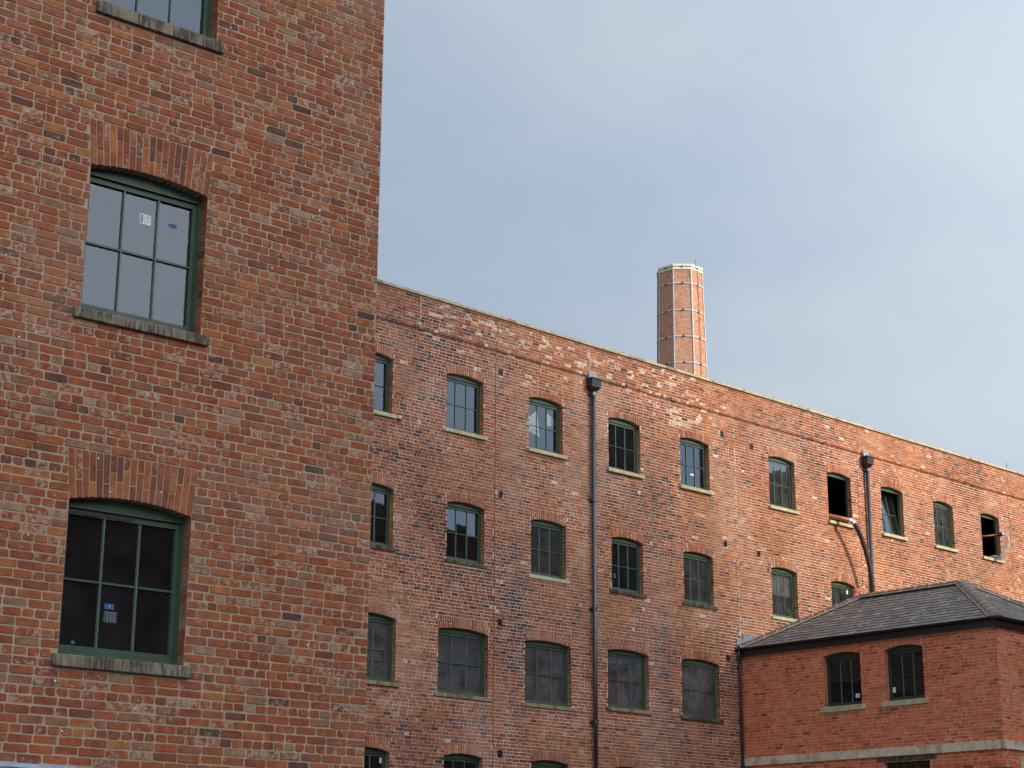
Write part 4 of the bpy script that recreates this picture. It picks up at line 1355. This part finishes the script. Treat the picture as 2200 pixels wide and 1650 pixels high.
ch_ = thing('clear_hose', 'clear plastic hose slung over an orange pole at the far right open window', 'hose', MW((52.4, -0.25, 0)), AZ_M)
LC = lambda u, wv, z: (u - 52.4, -wv + 0.25, z)
pm = MB(); pm.tube([LC(51.9, -0.7, 13.70), LC(52.10, -0.25, 13.70), LC(52.40, 0.28, 13.735)], 0.028, 10); pm.build('orange_pole', M['orange'], ch_, smooth=True)
pm = MB(); pm.tube([LC(52.36, 0.22, 13.73), LC(52.43, 0.33, 13.745)], 0.07, 12); pm.build('coupling', M['black'], ch_)
pm = MB(); pm.tube([LC(52.43, 0.33, 13.745), LC(52.46, 0.36, 13.73)], 0.062, 12); pm.build('end_ring', M['chrome'], ch_)
pts = [(52.45, 0.35, 13.74), (52.52, 0.42, 13.70), (52.57, 0.44, 13.60), (52.57, 0.43, 13.45), (52.52, 0.38, 13.25), (52.44, 0.30, 13.05), (52.38, 0.22, 12.93), (52.30, 0.10, 12.99), (52.2, -0.2, 12.95)]
pm = MB(); pm.tube([LC(*q) for q in pts], [0.055, 0.065, 0.075, 0.085, 0.085, 0.08, 0.075, 0.07, 0.07], 14); pm.build('clear_sleeve', M['clearhose'], ch_, smooth=True)

ob_ = thing('clay_pipe', 'short orange drain pipe end peeping over the annex roof, beside a window', 'pipe', MW((44.33, -0.22, 0)), AZ_M)
pm = MB(); pm.tube([(0.03, 0, 9.4), (0.0, 0.0, 10.88)], 0.10, 14); pm.build('orange_pipe', M['orange'], ob_, smooth=True)
pm = MB(); pm.tube([(0.0, 0, 10.84), (0.0, 0, 10.95)], 0.118, 14); pm.build('socket', M['orange'], ob_)

# ================================================================== mill across the yard (seen only in the glass)
opp = thing('opposite_mill', 'brick mill across the yard, mirrored dimly in the lower window panes', 'building', (32.0, 18.0, 0))
FO = Face((0, 0, 0), (0, -1, 0), (1, 0, 0))
wl = MB()
oppops = []
for r_ in range(5):
    for k in range(18):
        s_ = -54 + k * 6.1
        oppops.append(Opening(s_, s_ + 1.6, 1.4 + r_ * 3.2, 3.2 + r_ * 3.2, 0.0, 0.0, 1.3 + r_ * 3.2, 0.05, 0.05))
wall_sheet(wl, FO, -58, 58, 0, 17.2, oppops, d=0.0, deep=0.2)
wl.face([FO.p(-58, 0.2, 0), FO.p(58, 0.2, 0), FO.p(58, 0.2, 17.1), FO.p(-58, 0.2, 17.1)], mi=1)
wl.box(FO, -58, 58, 0.3, 13, 0, 17.15)
wl.build('wall', [brick_mat('far_brick', PAL_M, MORT_M, fine=0.3), M['room']], opp)
rf = MB()
x = -58
while x < 57:
    ww = 11.6
    rf.poly([FO.p(x, -0.2, 17.21), FO.p(x + ww, -0.2, 17.21), FO.p(x + ww, 13.2, 17.21), FO.p(x, 13.2, 17.21), FO.p(x + ww / 2, -0.2, 18.9), FO.p(x + ww / 2, 13.2, 18.9)],
            [(0, 1, 4), (3, 5, 2), (0, 4, 5, 3), (1, 2, 5, 4), (0, 3, 2, 1)])
    x += ww
rf.build('roof', M['slate'], opp)

# ================================================================== the cloud whose shadow lies over the yard
tag_c = MB()
rgc = random.Random(2)
LCL = 1100.0
sdir = SUN
def puff(M0, off, r):
    if M0.z - r < -22 or M0.z > 17 or M0.x + r > 42: return
    q = MW(M0) + sdir * (LCL + off)
    ico(q.x, q.y, q.z, r)
def ico(cx, cy, cz, r, nr=8, ns=12):
    b = len(tag_c.v)
    ph = rgc.uniform(0, 6)
    for i in range(nr + 1):
        th = math.pi * i / nr
        for k in range(ns):
            f = 2 * math.pi * k / ns
            q = 1 + 0.07 * math.sin(3 * f + ph) * math.sin(th) + 0.05 * math.sin(5 * th + ph)
            tag_c.v.append((cx + r * q * math.sin(th) * math.cos(f), cy + r * q * math.sin(th) * math.sin(f), cz + r * q * math.cos(th)))
    for i in range(nr):
        for k in range(ns):
            k2 = (k + 1) % ns
            tag_c.f.append((b + i * ns + k, b + (i + 1) * ns + k, b + (i + 1) * ns + k2, b + i * ns + k2))
            tag_c.tone.append(0.5); tag_c.smear.append(0); tag_c.mi.append(0)
P0 = Vector((33.9, 0, 14.0))                       # a point of the shadow edge on the mill (mill-local)
ED = Vector((1, 0, -1.02)).normalized()            # along the edge
IN = Vector((-1.02, 0, -1)).normalized()           # into the shade
k = -60.0
while k < 70:
    r = rgc.uniform(10, 14)
    puff(P0 + ED * k + IN * (r + rgc.uniform(-0.6, 0.6)), rgc.uniform(-8, 8), r)
    for dpt in (14, 26, 38, 50, 62):
        r2 = rgc.uniform(10, 13)
        puff(P0 + ED * (k + rgc.uniform(-3, 3)) + IN * (dpt + 4), rgc.uniform(-14, 14), r2)
    k += 6.5
cm_ = plain_mat('cloud_white', (0.85, 0.86, 0.88), 1.0, 0.0, var=0.03, scale=0.02)
tag(tag_c.build('cloud', cm_, smooth=True), 'soft grey cloud drifting in front of the sun', None, None, 'structure')
